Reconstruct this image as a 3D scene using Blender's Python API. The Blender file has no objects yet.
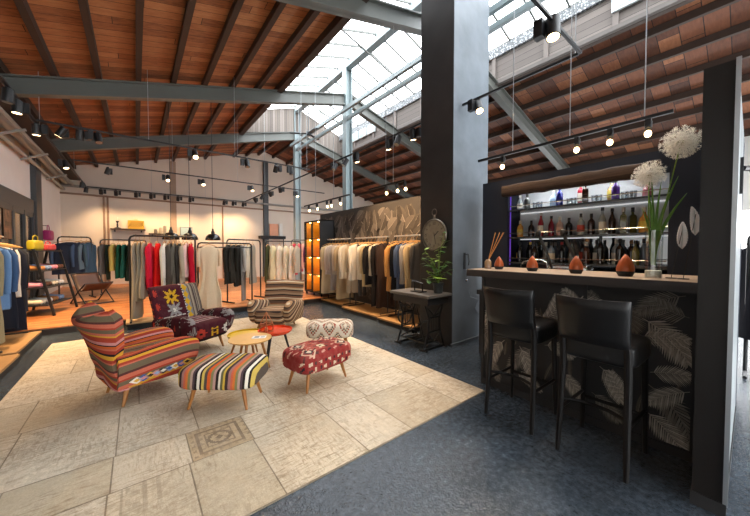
import bpy, bmesh, math, random
from mathutils import Vector, Matrix, noise as mnoise

R = random.Random(7)
SC = bpy.context.scene
COL = SC.collection
PI = math.pi

# ------------------------------------------------------------------ camera, sky, exposure
F_PX, CX, CY, CAM_H = 300.0, 375.0, 258.0, 1.4
YAW, PITCH = math.atan(239 / 300.0), math.atan(8 / 300.0)
cam = bpy.data.objects.new('camera', bpy.data.cameras.new('camera'))
COL.objects.link(cam)
cam.location = (0, 0, CAM_H)
cam.rotation_euler = (PI / 2 - PITCH, 0, -YAW)
cam.data.sensor_width = 36
cam.data.lens = F_PX / 750 * 36
cam.data.clip_start = 0.05
SC.camera = cam

world = bpy.data.worlds.new('sky'); SC.world = world
world.use_nodes = True
bg = world.node_tree.nodes['Background']
bg.inputs[0].default_value = (0.95, 0.975, 1.0, 1)
bg.inputs[1].default_value = 6.5

SC.view_settings.view_transform = 'Standard'
SC.view_settings.look = 'None'
SC.view_settings.gamma = 1
SC.view_settings.use_curve_mapping = False
SC.view_settings.exposure = 0.62
SC.cycles.max_bounces = 10
SC.cycles.diffuse_bounces = 6
SC.cycles.transparent_max_bounces = 12
SC.cycles.caustics_reflective = False
SC.cycles.caustics_refractive = False
SC.cycles.sample_clamp_indirect = 6

SPOT_W = 170.0      # watts of one lit track spotlight
WARM = (1.0, 0.66, 0.36)


def portal(loc, rot, sx, sy):
    l = bpy.data.lights.new('sky_portal', 'AREA'); l.shape = 'RECTANGLE'
    l.size = sx; l.size_y = sy
    l.cycles.is_portal = True
    o = bpy.data.objects.new('sky_portal', l); COL.objects.link(o)
    o.location = loc; o.rotation_euler = rot


# daylight enters by the roof light and by fill windows added behind the camera and at right
A_SL = math.atan2(0.65, 2.0)
portal((6.0, 3.6, 6.58), (0, A_SL, 0), 2.05, 15.2)
portal((4.0, 3.6, 6.58), (0, -A_SL, 0), 2.05, 15.2)
portal((5.0, -3.93, 1.7), (PI / 2, 0, PI), 12.5, 3.0)
portal((11.93, 4.0, 1.7), (0, PI / 2, 0), 1.4, 15.0)

# ------------------------------------------------------------------ pixel -> place helpers (survey of the photograph)
_fw = Vector((math.sin(YAW) * math.cos(PITCH), math.cos(YAW) * math.cos(PITCH), -math.sin(PITCH)))
_rt = Vector((math.cos(YAW), -math.sin(YAW), 0))
_up = _rt.cross(_fw)
_C = Vector((0, 0, CAM_H))
def _ray(x, y): return _fw + _rt * ((x - CX) / F_PX) - _up * ((y - CY) / F_PX)
def PZ(x, y, z=0.0):
    d = _ray(x, y); return _C + d * ((z - CAM_H) / d.z)
def PX(x, y, X):
    d = _ray(x, y); return _C + d * (X / d.x)
def PY(x, y, Y):
    d = _ray(x, y); return _C + d * (Y / d.y)

# ------------------------------------------------------------------ colours and materials
def lin(h):
    h = h.lstrip('#')
    out = []
    for i in (0, 2, 4):
        c = int(h[i:i + 2], 16) / 255
        out.append(c / 12.92 if c <= 0.04045 else ((c + 0.055) / 1.055) ** 2.4)
    return tuple(out)

def rgba(h): return (*lin(h), 1) if isinstance(h, str) else (*h[:3], 1)

def new_mat(name):
    m = bpy.data.materials.new(name); m.use_nodes = True
    nt = m.node_tree
    return m, nt, nt.nodes['Principled BSDF']

def N(nt, t, **kw):
    n = nt.nodes.new(t)
    for k, v in kw.items(): setattr(n, k, v)
    return n

_mc = {}
def mat(h, rough=0.6, metal=0.0, var=0.12, scale=9.0, bump=0.0, name=None, spec=0.5, coat=0.0, sheen=0.0):
    """plain material with a little procedural variation in tone"""
    key = (h, rough, metal, var, scale, bump, spec, coat, sheen)
    if key in _mc: return _mc[key]
    m, nt, b = new_mat(name or 'material')
    tc = N(nt, 'ShaderNodeTexCoord'); nz = N(nt, 'ShaderNodeTexNoise')
    nz.inputs['Scale'].default_value = scale; nz.inputs['Detail'].default_value = 4
    nt.links.new(tc.outputs['Object'], nz.inputs['Vector'])
    mx = N(nt, 'ShaderNodeMixRGB'); c = rgba(h)
    mx.inputs[1].default_value = tuple(min(1, v * (1 - var)) for v in c[:3]) + (1,)
    mx.inputs[2].default_value = tuple(min(1, v * (1 + var)) for v in c[:3]) + (1,)
    nt.links.new(nz.outputs['Fac'], mx.inputs[0]); nt.links.new(mx.outputs[0], b.inputs['Base Color'])
    b.inputs['Roughness'].default_value = rough; b.inputs['Metallic'].default_value = metal
    b.inputs['Specular IOR Level'].default_value = spec
    b.inputs['Coat Weight'].default_value = coat
    b.inputs['Sheen Weight'].default_value = sheen
    if bump:
        bp = N(nt, 'ShaderNodeBump'); bp.inputs['Strength'].default_value = bump; bp.inputs['Distance'].default_value = 0.02
        nt.links.new(nz.outputs['Fac'], bp.inputs['Height']); nt.links.new(bp.outputs[0], b.inputs['Normal'])
    _mc[key] = m
    return m

def emit_mat(name, col, s):
    m, nt, b = new_mat(name)
    b.inputs['Base Color'].default_value = (*col, 1)
    b.inputs['Emission Color'].default_value = (*col, 1); b.inputs['Emission Strength'].default_value = s
    return m

def glass_mat(name, tint=(1, 1, 1), gloss=0.08, rough=0.02):
    m = bpy.data.materials.new(name); m.use_nodes = True; nt = m.node_tree
    for n in list(nt.nodes): nt.nodes.remove(n)
    o = N(nt, 'ShaderNodeOutputMaterial'); t = N(nt, 'ShaderNodeBsdfTransparent'); g = N(nt, 'ShaderNodeBsdfGlossy')
    mx = N(nt, 'ShaderNodeMixShader'); fr = N(nt, 'ShaderNodeLayerWeight'); ad = N(nt, 'ShaderNodeMath', operation='ADD'); pw = N(nt, 'ShaderNodeMath', operation='POWER'); pw.inputs[1].default_value = 5; ml = N(nt, 'ShaderNodeMath', operation='MULTIPLY'); ml.inputs[1].default_value = .7
    ad.inputs[1].default_value = gloss; fr.inputs[0].default_value = .5
    t.inputs[0].default_value = (*tint, 1); g.inputs['Roughness'].default_value = rough
    nt.links.new(fr.outputs['Facing'], pw.inputs[0]); nt.links.new(pw.outputs[0], ml.inputs[0]); nt.links.new(ml.outputs[0], ad.inputs[0]); nt.links.new(ad.outputs[0], mx.inputs[0])
    nt.links.new(t.outputs[0], mx.inputs[1]); nt.links.new(g.outputs[0], mx.inputs[2]); nt.links.new(mx.outputs[0], o.inputs[0])
    return m

def ramp(nt, stops, constant=False):
    r = N(nt, 'ShaderNodeValToRGB'); e = r.color_ramp.elements
    if constant: r.color_ramp.interpolation = 'CONSTANT'
    e[0].position = stops[0][0]; e[0].color = rgba(stops[0][1])
    e[1].position = stops[-1][0]; e[1].color = rgba(stops[-1][1])
    for p, c in stops[1:-1]:
        k = e.new(p); k.color = rgba(c)
    return r

def plank_mat(name, stops, axis='Y', width=0.14, along='X', rough=0.6, length=2.6, gap=0.05, bump=0.3, grain=0.35):
    m, nt, b = new_mat(name); L = nt.links.new
    tc = N(nt, 'ShaderNodeTexCoord'); sp = N(nt, 'ShaderNodeSeparateXYZ'); L(tc.outputs['Object'], sp.inputs[0])
    dv = N(nt, 'ShaderNodeMath', operation='DIVIDE'); L(sp.outputs[axis], dv.inputs[0]); dv.inputs[1].default_value = width
    fl = N(nt, 'ShaderNodeMath', operation='FLOOR'); L(dv.outputs[0], fl.inputs[0])
    fr = N(nt, 'ShaderNodeMath', operation='FRACT'); L(dv.outputs[0], fr.inputs[0])
    wn = N(nt, 'ShaderNodeTexWhiteNoise', noise_dimensions='1D'); L(fl.outputs[0], wn.inputs['W'])
    la = N(nt, 'ShaderNodeMath', operation='DIVIDE'); L(sp.outputs[along], la.inputs[0]); la.inputs[1].default_value = length
    ad = N(nt, 'ShaderNodeMath', operation='MULTIPLY_ADD'); L(wn.outputs['Value'], ad.inputs[0]); ad.inputs[1].default_value = 7.3; L(la.outputs[0], ad.inputs[2])
    fl2 = N(nt, 'ShaderNodeMath', operation='FLOOR'); L(ad.outputs[0], fl2.inputs[0])
    fr2 = N(nt, 'ShaderNodeMath', operation='FRACT'); L(ad.outputs[0], fr2.inputs[0])
    cv = N(nt, 'ShaderNodeCombineXYZ'); L(fl.outputs[0], cv.inputs[0]); L(fl2.outputs[0], cv.inputs[1])
    wn2 = N(nt, 'ShaderNodeTexWhiteNoise', noise_dimensions='2D'); L(cv.outputs[0], wn2.inputs['Vector'])
    # grain stretched along the board
    mp = N(nt, 'ShaderNodeMapping'); L(tc.outputs['Object'], mp.inputs[0])
    mp.inputs['Scale'].default_value = (1.3, 20, 20) if along == 'X' else (20, 1.3, 20)
    nz = N(nt, 'ShaderNodeTexNoise'); nz.inputs['Scale'].default_value = 1.3; nz.inputs['Detail'].default_value = 7; nz.inputs['Roughness'].default_value = .65; L(mp.outputs[0], nz.inputs['Vector'])
    mx = N(nt, 'ShaderNodeMixRGB'); mx.inputs[0].default_value = grain; L(wn2.outputs['Value'], mx.inputs[1]); L(nz.outputs['Fac'], mx.inputs[2])
    rp = ramp(nt, stops); L(mx.outputs[0], rp.inputs[0])
    g1 = N(nt, 'ShaderNodeMath', operation='LESS_THAN'); L(fr.outputs[0], g1.inputs[0]); g1.inputs[1].default_value = gap
    g2 = N(nt, 'ShaderNodeMath', operation='LESS_THAN'); L(fr2.outputs[0], g2.inputs[0]); g2.inputs[1].default_value = gap * width / length
    gm = N(nt, 'ShaderNodeMath', operation='MAXIMUM'); L(g1.outputs[0], gm.inputs[0]); L(g2.outputs[0], gm.inputs[1])
    dk = N(nt, 'ShaderNodeMixRGB'); L(gm.outputs[0], dk.inputs[0]); L(rp.outputs[0], dk.inputs[1])
    d = rgba(stops[0][1]); dk.inputs[2].default_value = (d[0] * .35, d[1] * .35, d[2] * .35, 1)
    L(dk.outputs[0], b.inputs['Base Color']); b.inputs['Roughness'].default_value = rough
    bp = N(nt, 'ShaderNodeBump'); bp.inputs['Strength'].default_value = bump; bp.inputs['Distance'].default_value = 0.01
    iv = N(nt, 'ShaderNodeMath', operation='SUBTRACT'); iv.inputs[0].default_value = 1; L(gm.outputs[0], iv.inputs[1]); L(iv.outputs[0], bp.inputs['Height'])
    L(bp.outputs[0], b.inputs['Normal'])
    return m

def stripe_mat(name, direction, period, bands, absy=0.0, wobble=0.01, rough=0.95):
    """woven stripes across a direction of the object; bands = [(width, colour)...] repeated every period (metres)"""
    m, nt, b = new_mat(name); L = nt.links.new
    tc = N(nt, 'ShaderNodeTexCoord'); sp = N(nt, 'ShaderNodeSeparateXYZ'); L(tc.outputs['Object'], sp.inputs[0])
    ab = N(nt, 'ShaderNodeMath', operation='ABSOLUTE'); L(sp.outputs['Y'], ab.inputs[0])
    cb = N(nt, 'ShaderNodeCombineXYZ'); L(sp.outputs['X'], cb.inputs[0]); L((ab if absy else sp).outputs[0 if absy else 'Y'], cb.inputs[1]); L(sp.outputs['Z'], cb.inputs[2])
    dt = N(nt, 'ShaderNodeVectorMath', operation='DOT_PRODUCT'); L(cb.outputs[0], dt.inputs[0]); dt.inputs[1].default_value = direction
    nz = N(nt, 'ShaderNodeTexNoise'); nz.inputs['Scale'].default_value = 7; L(tc.outputs['Object'], nz.inputs['Vector'])
    wb = N(nt, 'ShaderNodeMath', operation='MULTIPLY_ADD'); L(nz.outputs['Fac'], wb.inputs[0]); wb.inputs[1].default_value = wobble; L(dt.outputs['Value'], wb.inputs[2])
    dv = N(nt, 'ShaderNodeMath', operation='DIVIDE'); L(wb.outputs[0], dv.inputs[0]); dv.inputs[1].default_value = period
    fr = N(nt, 'ShaderNodeMath', operation='FRACT'); L(dv.outputs[0], fr.inputs[0])
    tot = sum(w for w, _ in bands); p = 0; st = []
    for w, c in bands:
        st.append((p / tot, c)); p += w
    rp = ramp(nt, st, True); L(fr.outputs[0], rp.inputs[0])
    n2 = N(nt, 'ShaderNodeTexNoise'); n2.inputs['Scale'].default_value = 160; L(tc.outputs['Object'], n2.inputs['Vector'])
    mx = N(nt, 'ShaderNodeMixRGB', blend_type='MULTIPLY'); mx.inputs[0].default_value = .35; L(rp.outputs[0], mx.inputs[1]); L(n2.outputs['Fac'], mx.inputs[2])
    L(mx.outputs[0], b.inputs['Base Color']); b.inputs['Roughness'].default_value = rough; b.inputs['Specular IOR Level'].default_value = .15
    bp = N(nt, 'ShaderNodeBump'); bp.inputs['Strength'].default_value = .25; bp.inputs['Distance'].default_value = .004
    L(n2.outputs['Fac'], bp.inputs['Height']); L(bp.outputs[0], b.inputs['Normal'])
    return m

def painted_mat(name, rough=0.95, wear=0.3, wear_scale=14.0, wear_col='#b9a88e', fine=90.0):
    """colour woven into the mesh (face colours), with worn patches over it"""
    m, nt, b = new_mat(name); L = nt.links.new
    at = N(nt, 'ShaderNodeAttribute'); at.attribute_name = 'weave'
    tc = N(nt, 'ShaderNodeTexCoord')
    nz = N(nt, 'ShaderNodeTexNoise'); nz.inputs['Scale'].default_value = wear_scale; nz.inputs['Detail'].default_value = 8; nz.inputs['Roughness'].default_value = .7
    L(tc.outputs['Object'], nz.inputs['Vector'])
    rp = ramp(nt, [(.42, '#000000'), (.62, '#ffffff')]); L(nz.outputs['Fac'], rp.inputs[0])
    ml = N(nt, 'ShaderNodeMath', operation='MULTIPLY'); L(rp.outputs[0], ml.inputs[0]); ml.inputs[1].default_value = wear
    mx = N(nt, 'ShaderNodeMixRGB'); L(ml.outputs[0], mx.inputs[0]); L(at.outputs['Color'], mx.inputs[1]); mx.inputs[2].default_value = rgba(wear_col)
    n2 = N(nt, 'ShaderNodeTexNoise'); n2.inputs['Scale'].default_value = fine; L(tc.outputs['Object'], n2.inputs['Vector'])
    m2 = N(nt, 'ShaderNodeMixRGB', blend_type='MULTIPLY'); m2.inputs[0].default_value = .4; L(mx.outputs[0], m2.inputs[1]); L(n2.outputs['Fac'], m2.inputs[2])
    L(m2.outputs[0], b.inputs['Base Color']); b.inputs['Roughness'].default_value = rough; b.inputs['Specular IOR Level'].default_value = .15
    bp = N(nt, 'ShaderNodeBump'); bp.inputs['Strength'].default_value = .3; bp.inputs['Distance'].default_value = .004
    L(n2.outputs['Fac'], bp.inputs['Height']); L(bp.outputs[0], b.inputs['Normal'])
    return m

# ------------------------------------------------------------------ mesh collecting
class MB:
    def __init__(s): s.v = []; s.f = []; s.c = []
    def add(s, vs, fs, col=None):
        n = len(s.v); s.v += [tuple(p) for p in vs]
        for f in fs: s.f.append(tuple(i + n for i in f)); s.c.append(col)
        return s
    def box(s, x0, x1, y0, y1, z0, z1, col=None):
        vs = [(x, y, z) for z in (z0, z1) for y in (y0, y1) for x in (x0, x1)]
        return s.add(vs, [(0, 2, 3, 1), (4, 5, 7, 6), (0, 1, 5, 4), (2, 6, 7, 3), (0, 4, 6, 2), (1, 3, 7, 5)], col)
    def bar(s, p0, p1, w, h, up=(0, 0, 1), col=None):
        p0 = Vector(p0); p1 = Vector(p1); d = (p1 - p0).normalized(); u = Vector(up)
        sd = d.cross(u)
        if sd.length < 1e-4: sd = d.cross(Vector((1, 0, 0)))
        sd.normalize(); u = sd.cross(d)
        vs = []
        for p in (p0, p1):
            for a, b in ((-1, -1), (1, -1), (1, 1), (-1, 1)): vs.append(p + sd * (a * w / 2) + u * (b * h / 2))
        return s.add(vs, [(3, 2, 1, 0), (4, 5, 6, 7), (0, 1, 5, 4), (1, 2, 6, 5), (2, 3, 7, 6), (3, 0, 4, 7)], col)
    def tube(s, pts, r, n=8, caps=True, col=None):
        pts = [Vector(p) for p in pts]; k = len(pts)
        rs = r if isinstance(r, (list, tuple)) else [r] * k
        base = len(s.v); prev = None; vs = []
        for i, p in enumerate(pts):
            d = (pts[min(i + 1, k - 1)] - pts[max(i - 1, 0)]).normalized()
            if prev is None:
                a = d.cross(Vector((0, 0, 1)))
                if a.length < 1e-3: a = d.cross(Vector((1, 0, 0)))
            else:
                a = prev - d * prev.dot(d)
            a.normalize(); prev = a; b = d.cross(a)
            for j in range(n):
                t = 2 * PI * j / n; vs.append(p + (a * math.cos(t) + b * math.sin(t)) * rs[i])
        fs = [(i * n + j, i * n + (j + 1) % n, (i + 1) * n + (j + 1) % n, (i + 1) * n + j) for i in range(k - 1) for j in range(n)]
        if caps: fs += [tuple(range(n))[::-1], tuple((k - 1) * n + j for j in range(n))]
        return s.add(vs, fs, col)
    def lathe(s, prof, n=20, o=(0, 0, 0), col=None, sq=1.0):
        vs = []; k = len(prof)
        for r, z in prof:
            for j in range(n):
                t = 2 * PI * j / n; vs.append((o[0] + r * math.cos(t), o[1] + sq * r * math.sin(t), o[2] + z))
        fs = [(i * n + j, i * n + (j + 1) % n, (i + 1) * n + (j + 1) % n, (i + 1) * n + j) for i in range(k - 1) for j in range(n)]
        fs += [tuple(range(n))[::-1], tuple((k - 1) * n + j for j in range(n))]
        return s.add(vs, fs, col)
    def grid(s, fn, nu, nv, wrapu=False, paint=None, capv=False):
        cu = nu if wrapu else nu + 1
        vs = [fn(i / nu, j / nv) for j in range(nv + 1) for i in range(cu)]
        b = len(s.v); s.v += [tuple(p) for p in vs]
        for j in range(nv):
            for i in range(nu):
                q = (b + j * cu + i, b + j * cu + (i + 1) % cu, b + (j + 1) * cu + (i + 1) % cu, b + (j + 1) * cu + i)
                s.f.append(q)
                if paint:
                    c = paint((i + .5) / nu, (j + .5) / nv, sum((Vector(s.v[k]) for k in q), Vector()) / 4)
                else: c = None
                s.c.append(c)
        if capv:
            c0 = s.c[-1]
            s.f.append(tuple(b + i for i in range(cu))[::-1]); s.c.append(c0)
            s.f.append(tuple(b + nv * cu + i for i in range(cu))); s.c.append(c0)
        return s
    def puff(s, c, h, e=0.35, n=24, paint=None, m=None):
        """rounded cushion block: superellipsoid, centre c, half sizes h"""
        def fn(u, v):
            th = 2 * PI * u; ph = -PI / 2 + PI * min(max(v, .004), .996)
            def rad(t): return (abs(math.cos(t)) ** (2 / e) + abs(math.sin(t)) ** (2 / e)) ** (-e / 2)
            r1, r2 = rad(th), rad(ph)
            p = Vector((h[0] * r1 * math.cos(th) * r2 * math.cos(ph), h[1] * r1 * math.sin(th) * r2 * math.cos(ph), h[2] * r2 * math.sin(ph)))
            return (m @ p if m else p) + Vector(c)
        return s.grid(fn, n * 2, n, True, paint, True)
    def build(s, name, material, parent=None, smooth=True, bevel=0.0, angle=40):
        me = bpy.data.meshes.new(name); me.from_pydata(s.v, [], s.f)
        if any(c is not None for c in s.c):
            at = me.color_attributes.new('weave', 'FLOAT_COLOR', 'CORNER')
            vals = []
            for f, c in zip(s.f, s.c):
                cc = rgba(c) if c is not None else (.5, .5, .5, 1)
                vals += list(cc) * len(f)
            at.data.foreach_set('color', vals)
        me.materials.append(material)
        bm = bmesh.new(); bm.from_mesh(me); bmesh.ops.recalc_face_normals(bm, faces=bm.faces); bm.to_mesh(me); bm.free()
        if smooth:
            me.polygons.foreach_set('use_smooth', [True] * len(me.polygons))
            try: me.set_sharp_from_angle(angle=math.radians(angle))
            except Exception: pass
        o = bpy.data.objects.new(name, me); COL.objects.link(o)
        if parent is not None: o.parent = parent
        if bevel:
            bv = o.modifiers.new('edge', 'BEVEL'); bv.width = bevel; bv.segments = 2; bv.limit_method = 'ANGLE'
        return o

def tag(o, label, cat, group=None, kind=None):
    o['label'] = label; o['category'] = cat
    if group: o['group'] = group
    if kind: o['kind'] = kind
    return o

def thing(name, label, cat, loc=(0, 0, 0), rz=0.0, group=None):
    o = bpy.data.objects.new(name, None); COL.objects.link(o); o.empty_display_size = .1
    o.location = loc; o.rotation_euler = (0, 0, rz)
    return tag(o, label, cat, group)

def struct(o, label=None, cat=None):
    o['kind'] = 'structure'
    if label: o['label'] = label; o['category'] = cat
    return o

def dup(root, label=None, group=None):
    r = root.copy(); COL.objects.link(r)
    if label: r['label'] = label
    if group: r['group'] = group
    for ch in list(root.children):
        c = ch.copy(); COL.objects.link(c); c.parent = r
        for g in list(ch.children):
            d = g.copy(); COL.objects.link(d); d.parent = c
    return r

def spot(parent, loc, target, watts, angle=70, col=WARM, blend=.8, size=.03):
    l = bpy.data.lights.new('lamp_light', 'SPOT'); l.energy = watts; l.color = col
    l.spot_size = math.radians(angle); l.spot_blend = blend; l.shadow_soft_size = size
    o = bpy.data.objects.new('lamp_light', l); COL.objects.link(o)
    o.location = loc; d = Vector(target) - Vector(loc)
    o.rotation_euler = d.to_track_quat('-Z', 'Y').to_euler()
    if parent: o.parent = parent
    return o

def ordinal(i):
    return ['first', 'second', 'third', 'fourth', 'fifth', 'sixth', 'seventh', 'eighth', 'ninth', 'tenth', 'eleventh', 'twelfth', 'thirteenth',
            'fourteenth', 'fifteenth', 'sixteenth', 'seventeenth', 'eighteenth', 'nineteenth', 'twentieth'][i]

# common materials
M_BLACK = mat('#17181a', .45, name='black metal', var=.15)
M_MATTE = mat('#1c1c1d', .75, name='matt black', var=.15)
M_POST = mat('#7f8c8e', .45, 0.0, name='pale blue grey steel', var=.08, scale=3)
M_STEEL = mat('#5b5d58', .45, 0.0, name='blue grey painted steel', var=.1, scale=3)
M_DSTEEL = mat('#3a3f42', .5, name='dark painted steel', var=.1, scale=3)
M_CHROME = mat('#c8ccd0', .15, 1.0, name='chrome', var=.03)
M_ALU = mat('#a9adb0', .35, .8, name='aluminium', var=.05)
M_WOODLEG = mat('#94602a', .45, name='oak', var=.2, scale=20)
M_PALEWOOD = mat('#c9a26b', .5, name='pale wood', var=.15, scale=12)
M_HANGER = mat('#a87a38', .5, name='hanger wood', var=.15)
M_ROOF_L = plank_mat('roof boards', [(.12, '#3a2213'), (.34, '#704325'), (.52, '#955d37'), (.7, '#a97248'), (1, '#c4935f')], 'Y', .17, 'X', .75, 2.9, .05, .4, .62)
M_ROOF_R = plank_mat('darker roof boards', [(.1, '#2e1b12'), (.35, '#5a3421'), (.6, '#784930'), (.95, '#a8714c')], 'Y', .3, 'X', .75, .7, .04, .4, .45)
M_JOIST = mat('#3a2a20', .7, name='dark joist timber', var=.25, scale=6)
M_PLATF = plank_mat('platform boards', [(0, '#8a5028'), (.4, '#ab6a38'), (.7, '#bd7a44'), (1, '#cf9058')], 'Y', .11, 'X', .4, 1.8, .05)
M_CLAD = plank_mat('weathered grey boards', [(0, '#4f4844'), (.5, '#675f5a'), (1, '#7d746e')], 'Z', .14, 'Y', .8, 3.0, .06)
M_CLADV = plank_mat('upright grey boards', [(0, '#574f4b'), (.5, '#70675f'), (1, '#887e77')], 'X', .09, 'Y', .8, 30.0, .08)
M_LAMP_ON = emit_mat('lit lamp', (1, .72, .38), 6.0)
M_BULB_ON = emit_mat('lit bulb', (1, .72, .36), 9.0)
M_LAMP_OFF = mat('#8b8880', .3, .6, name='unlit reflector')
M_GLASS = glass_mat('clear glass')

# ------------------------------------------------------------------ roof shape
RX = 5.0                                   # ridge line
def z_low(x): return 5.69 - .268 * abs(x - RX)      # underside of the rafters
def z_jst(x): return z_low(x) + .32                 # underside of the roof joists
def z_deck(x): return z_jst(x) + .13
Y0, Y1, XL, XR = -4.0, 14.8, -2.0, 12.0
MON0, MON1, MXL, MXR = -4.0, 11.2, 3.0, 7.0         # roof light

# ------------------------------------------------------------------ the room
def floor_mat():
    m, nt, b = new_mat('dark slate floor'); L = nt.links.new
    tc = N(nt, 'ShaderNodeTexCoord')
    n1 = N(nt, 'ShaderNodeTexNoise'); n1.inputs['Scale'].default_value = 1.2; n1.inputs['Detail'].default_value = 6; L(tc.outputs['Object'], n1.inputs['Vector'])
    n2 = N(nt, 'ShaderNodeTexNoise'); n2.inputs['Scale'].default_value = 26; n2.inputs['Detail'].default_value = 6; n2.inputs['Roughness'].default_value = .7; L(tc.outputs['Object'], n2.inputs['Vector'])
    mx = N(nt, 'ShaderNodeMixRGB'); mx.inputs[0].default_value = .6; L(n1.outputs['Fac'], mx.inputs[1]); L(n2.outputs['Fac'], mx.inputs[2])
    rp = ramp(nt, [(.3, '#1c2228'), (.46, '#333b43'), (.6, '#48525c'), (.74, '#7b8792')]); L(mx.outputs[0], rp.inputs[0]); L(rp.outputs[0], b.inputs['Base Color'])
    rr = ramp(nt, [(.3, '#3a3a3a'), (.7, '#7c7c7c')]); L(n2.outputs['Fac'], rr.inputs[0]); L(rr.outputs[0], b.inputs['Roughness'])
    n3 = N(nt, 'ShaderNodeTexNoise'); n3.inputs['Scale'].default_value = 70; n3.inputs['Detail'].default_value = 3; L(tc.outputs['Object'], n3.inputs['Vector'])
    bp = N(nt, 'ShaderNodeBump'); bp.inputs['Strength'].default_value = .42; bp.inputs['Distance'].default_value = .012
    L(n3.outputs['Fac'], bp.inputs['Height']); L(bp.outputs[0], b.inputs['Normal'])
    return m

struct(MB().box(XL - .2, XR + .2, Y0 - .2, Y1 + .2, -.12, 0).build('floor', floor_mat(), smooth=False))
M_PLASTER = mat('#d6cabb', .85, name='cream plaster', var=.07, scale=1.6, bump=.15)
M_WHITEWALL = mat('#dfdcd7', .85, name='white painted block wall', var=.08, scale=2.0, bump=.2)

def gable(y0, y1):
    mb = MB(); xs = [XL - .2, RX, XR + .2]
    for a, b in ((0, 1), (1, 2)):
        vs = []
        for y in (y0, y1):
            vs += [(xs[a], y, 0), (xs[b], y, 0), (xs[b], y, z_deck(xs[b]) - .01), (xs[a], y, z_deck(xs[a]) - .01)]
        mb.add(vs, [(0, 1, 2, 3), (7, 6, 5, 4), (0, 4, 5, 1), (1, 5, 6, 2), (2, 6, 7, 3), (3, 7, 4, 0)])
    return mb
struct(gable(Y1, Y1 + .2).build('wall_far', M_PLASTER, smooth=False))
struct(MB().box(XL - .2, XL, Y0, Y1, 0, z_deck(XL) - .02).build('wall_left', M_WHITEWALL, smooth=False))
struct(MB().box(XR, XR + .2, Y0, Y1, 0, 1.0).box(XR, XR + .2, Y0, -3.5, 1.0, 2.4).box(XR, XR + .2, 11.5, Y1, 1.0, 2.4).box(XR, XR + .2, Y0, Y1, 2.4, z_deck(XR) - .02).build('wall_right', M_WHITEWALL, smooth=False))
rw_ = struct(MB().box(XR + .1, XR + .12, -3.5, 11.5, 1.0, 2.4).build('fill_window_right', M_GLASS, smooth=False))  # unseen window added to light the roof and room from the side
mb = MB()
for i in range(11): mb.box(XR + .06, XR + .16, -3.5 + 1.5 * i - .03, -3.5 + 1.5 * i + .03, 1.0, 2.4)
mb.build('fill_window_frame', M_DSTEEL, rw_, smooth=False)
# wall behind the camera: solid gable over wide glazing added for daylight fill
mb = MB()
for a, b in ((XL - .2, RX), (RX, XR + .2)):
    vs = []
    for y in (Y0 - .2, Y0):
        vs += [(a, y, 3.2), (b, y, 3.2), (b, y, z_deck(b) - .01), (a, y, z_deck(a) - .01)]
    mb.add(vs, [(0, 1, 2, 3), (7, 6, 5, 4), (0, 4, 5, 1), (1, 5, 6, 2), (2, 6, 7, 3), (3, 7, 4, 0)])
mb.box(XL - .2, -1.3, Y0 - .2, Y0, 0, 3.2).box(11.3, XR + .2, Y0 - .2, Y0, 0, 3.2)
struct(mb.build('wall_back', M_WHITEWALL, smooth=False))
sf = struct(MB().box(-1.3, 11.3, Y0 - .12, Y0 - .1, 0, 3.2).build('fill_window_back', M_GLASS, smooth=False))
mb = MB()
for i in range(8): mb.box(-1.3 + i * 1.8 - .04, -1.3 + i * 1.8 + .04, Y0 - .16, Y0 - .04, 0, 3.2)
mb.box(-1.3, 11.3, Y0 - .16, Y0 - .04, 3.1, 3.2)
mb.build('fill_window_frame', M_DSTEEL, sf, smooth=False)

# roof decks with the long slot of the roof light
def deck(x0, x1, y0, y1, name, m):
    mb = MB(); vs = []
    for t in (0, .06):
        vs += [(x0, y0, z_deck(x0) + t), (x1, y0, z_deck(x1) + t), (x1, y1, z_deck(x1) + t), (x0, y1, z_deck(x0) + t)]
    mb.add(vs, [(3, 2, 1, 0), (4, 5, 6, 7), (0, 1, 5, 4), (1, 2, 6, 5), (2, 3, 7, 6), (3, 0, 4, 7)])
    return struct(mb.build(name, m, smooth=False))
deck(XL - .2, MXL, Y0 - .2, Y1 + .2, 'ceiling', M_ROOF_L)
deck(MXL, RX, MON1, Y1 + .2, 'ceiling', M_ROOF_L)
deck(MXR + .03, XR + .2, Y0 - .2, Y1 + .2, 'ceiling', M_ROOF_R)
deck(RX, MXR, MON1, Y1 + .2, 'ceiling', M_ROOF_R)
jx = [-1.63 + .575 * i for i in range(8)]
def joist(x, y0=Y0, y1=Y1, w=.085, h=.14):
    z = z_jst(x)
    return struct(MB().box(x - w / 2, x + w / 2, y0, y1, z - .005, z + h - .012 * w / .085).build('roof_joist', M_JOIST, smooth=False))
for x in jx: joist(x)
for x in (3.55, 4.1, 4.65, 5.35, 6.05, 6.7): joist(x, MON1, Y1)
for i in range(7): joist(7.5 + .7 * i, w=.075)
struct(MB().box(2.86, 3.0, Y0, MON1, z_jst(3.0) - .06, z_jst(3.0) + .22).build('roof_trimmer', M_JOIST, smooth=False))
struct(MB().box(7.03, 7.14, Y0, MON1, z_jst(7.0) - .04, z_jst(7.0) + .14).build('roof_trimmer', M_JOIST, smooth=False))

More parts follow.
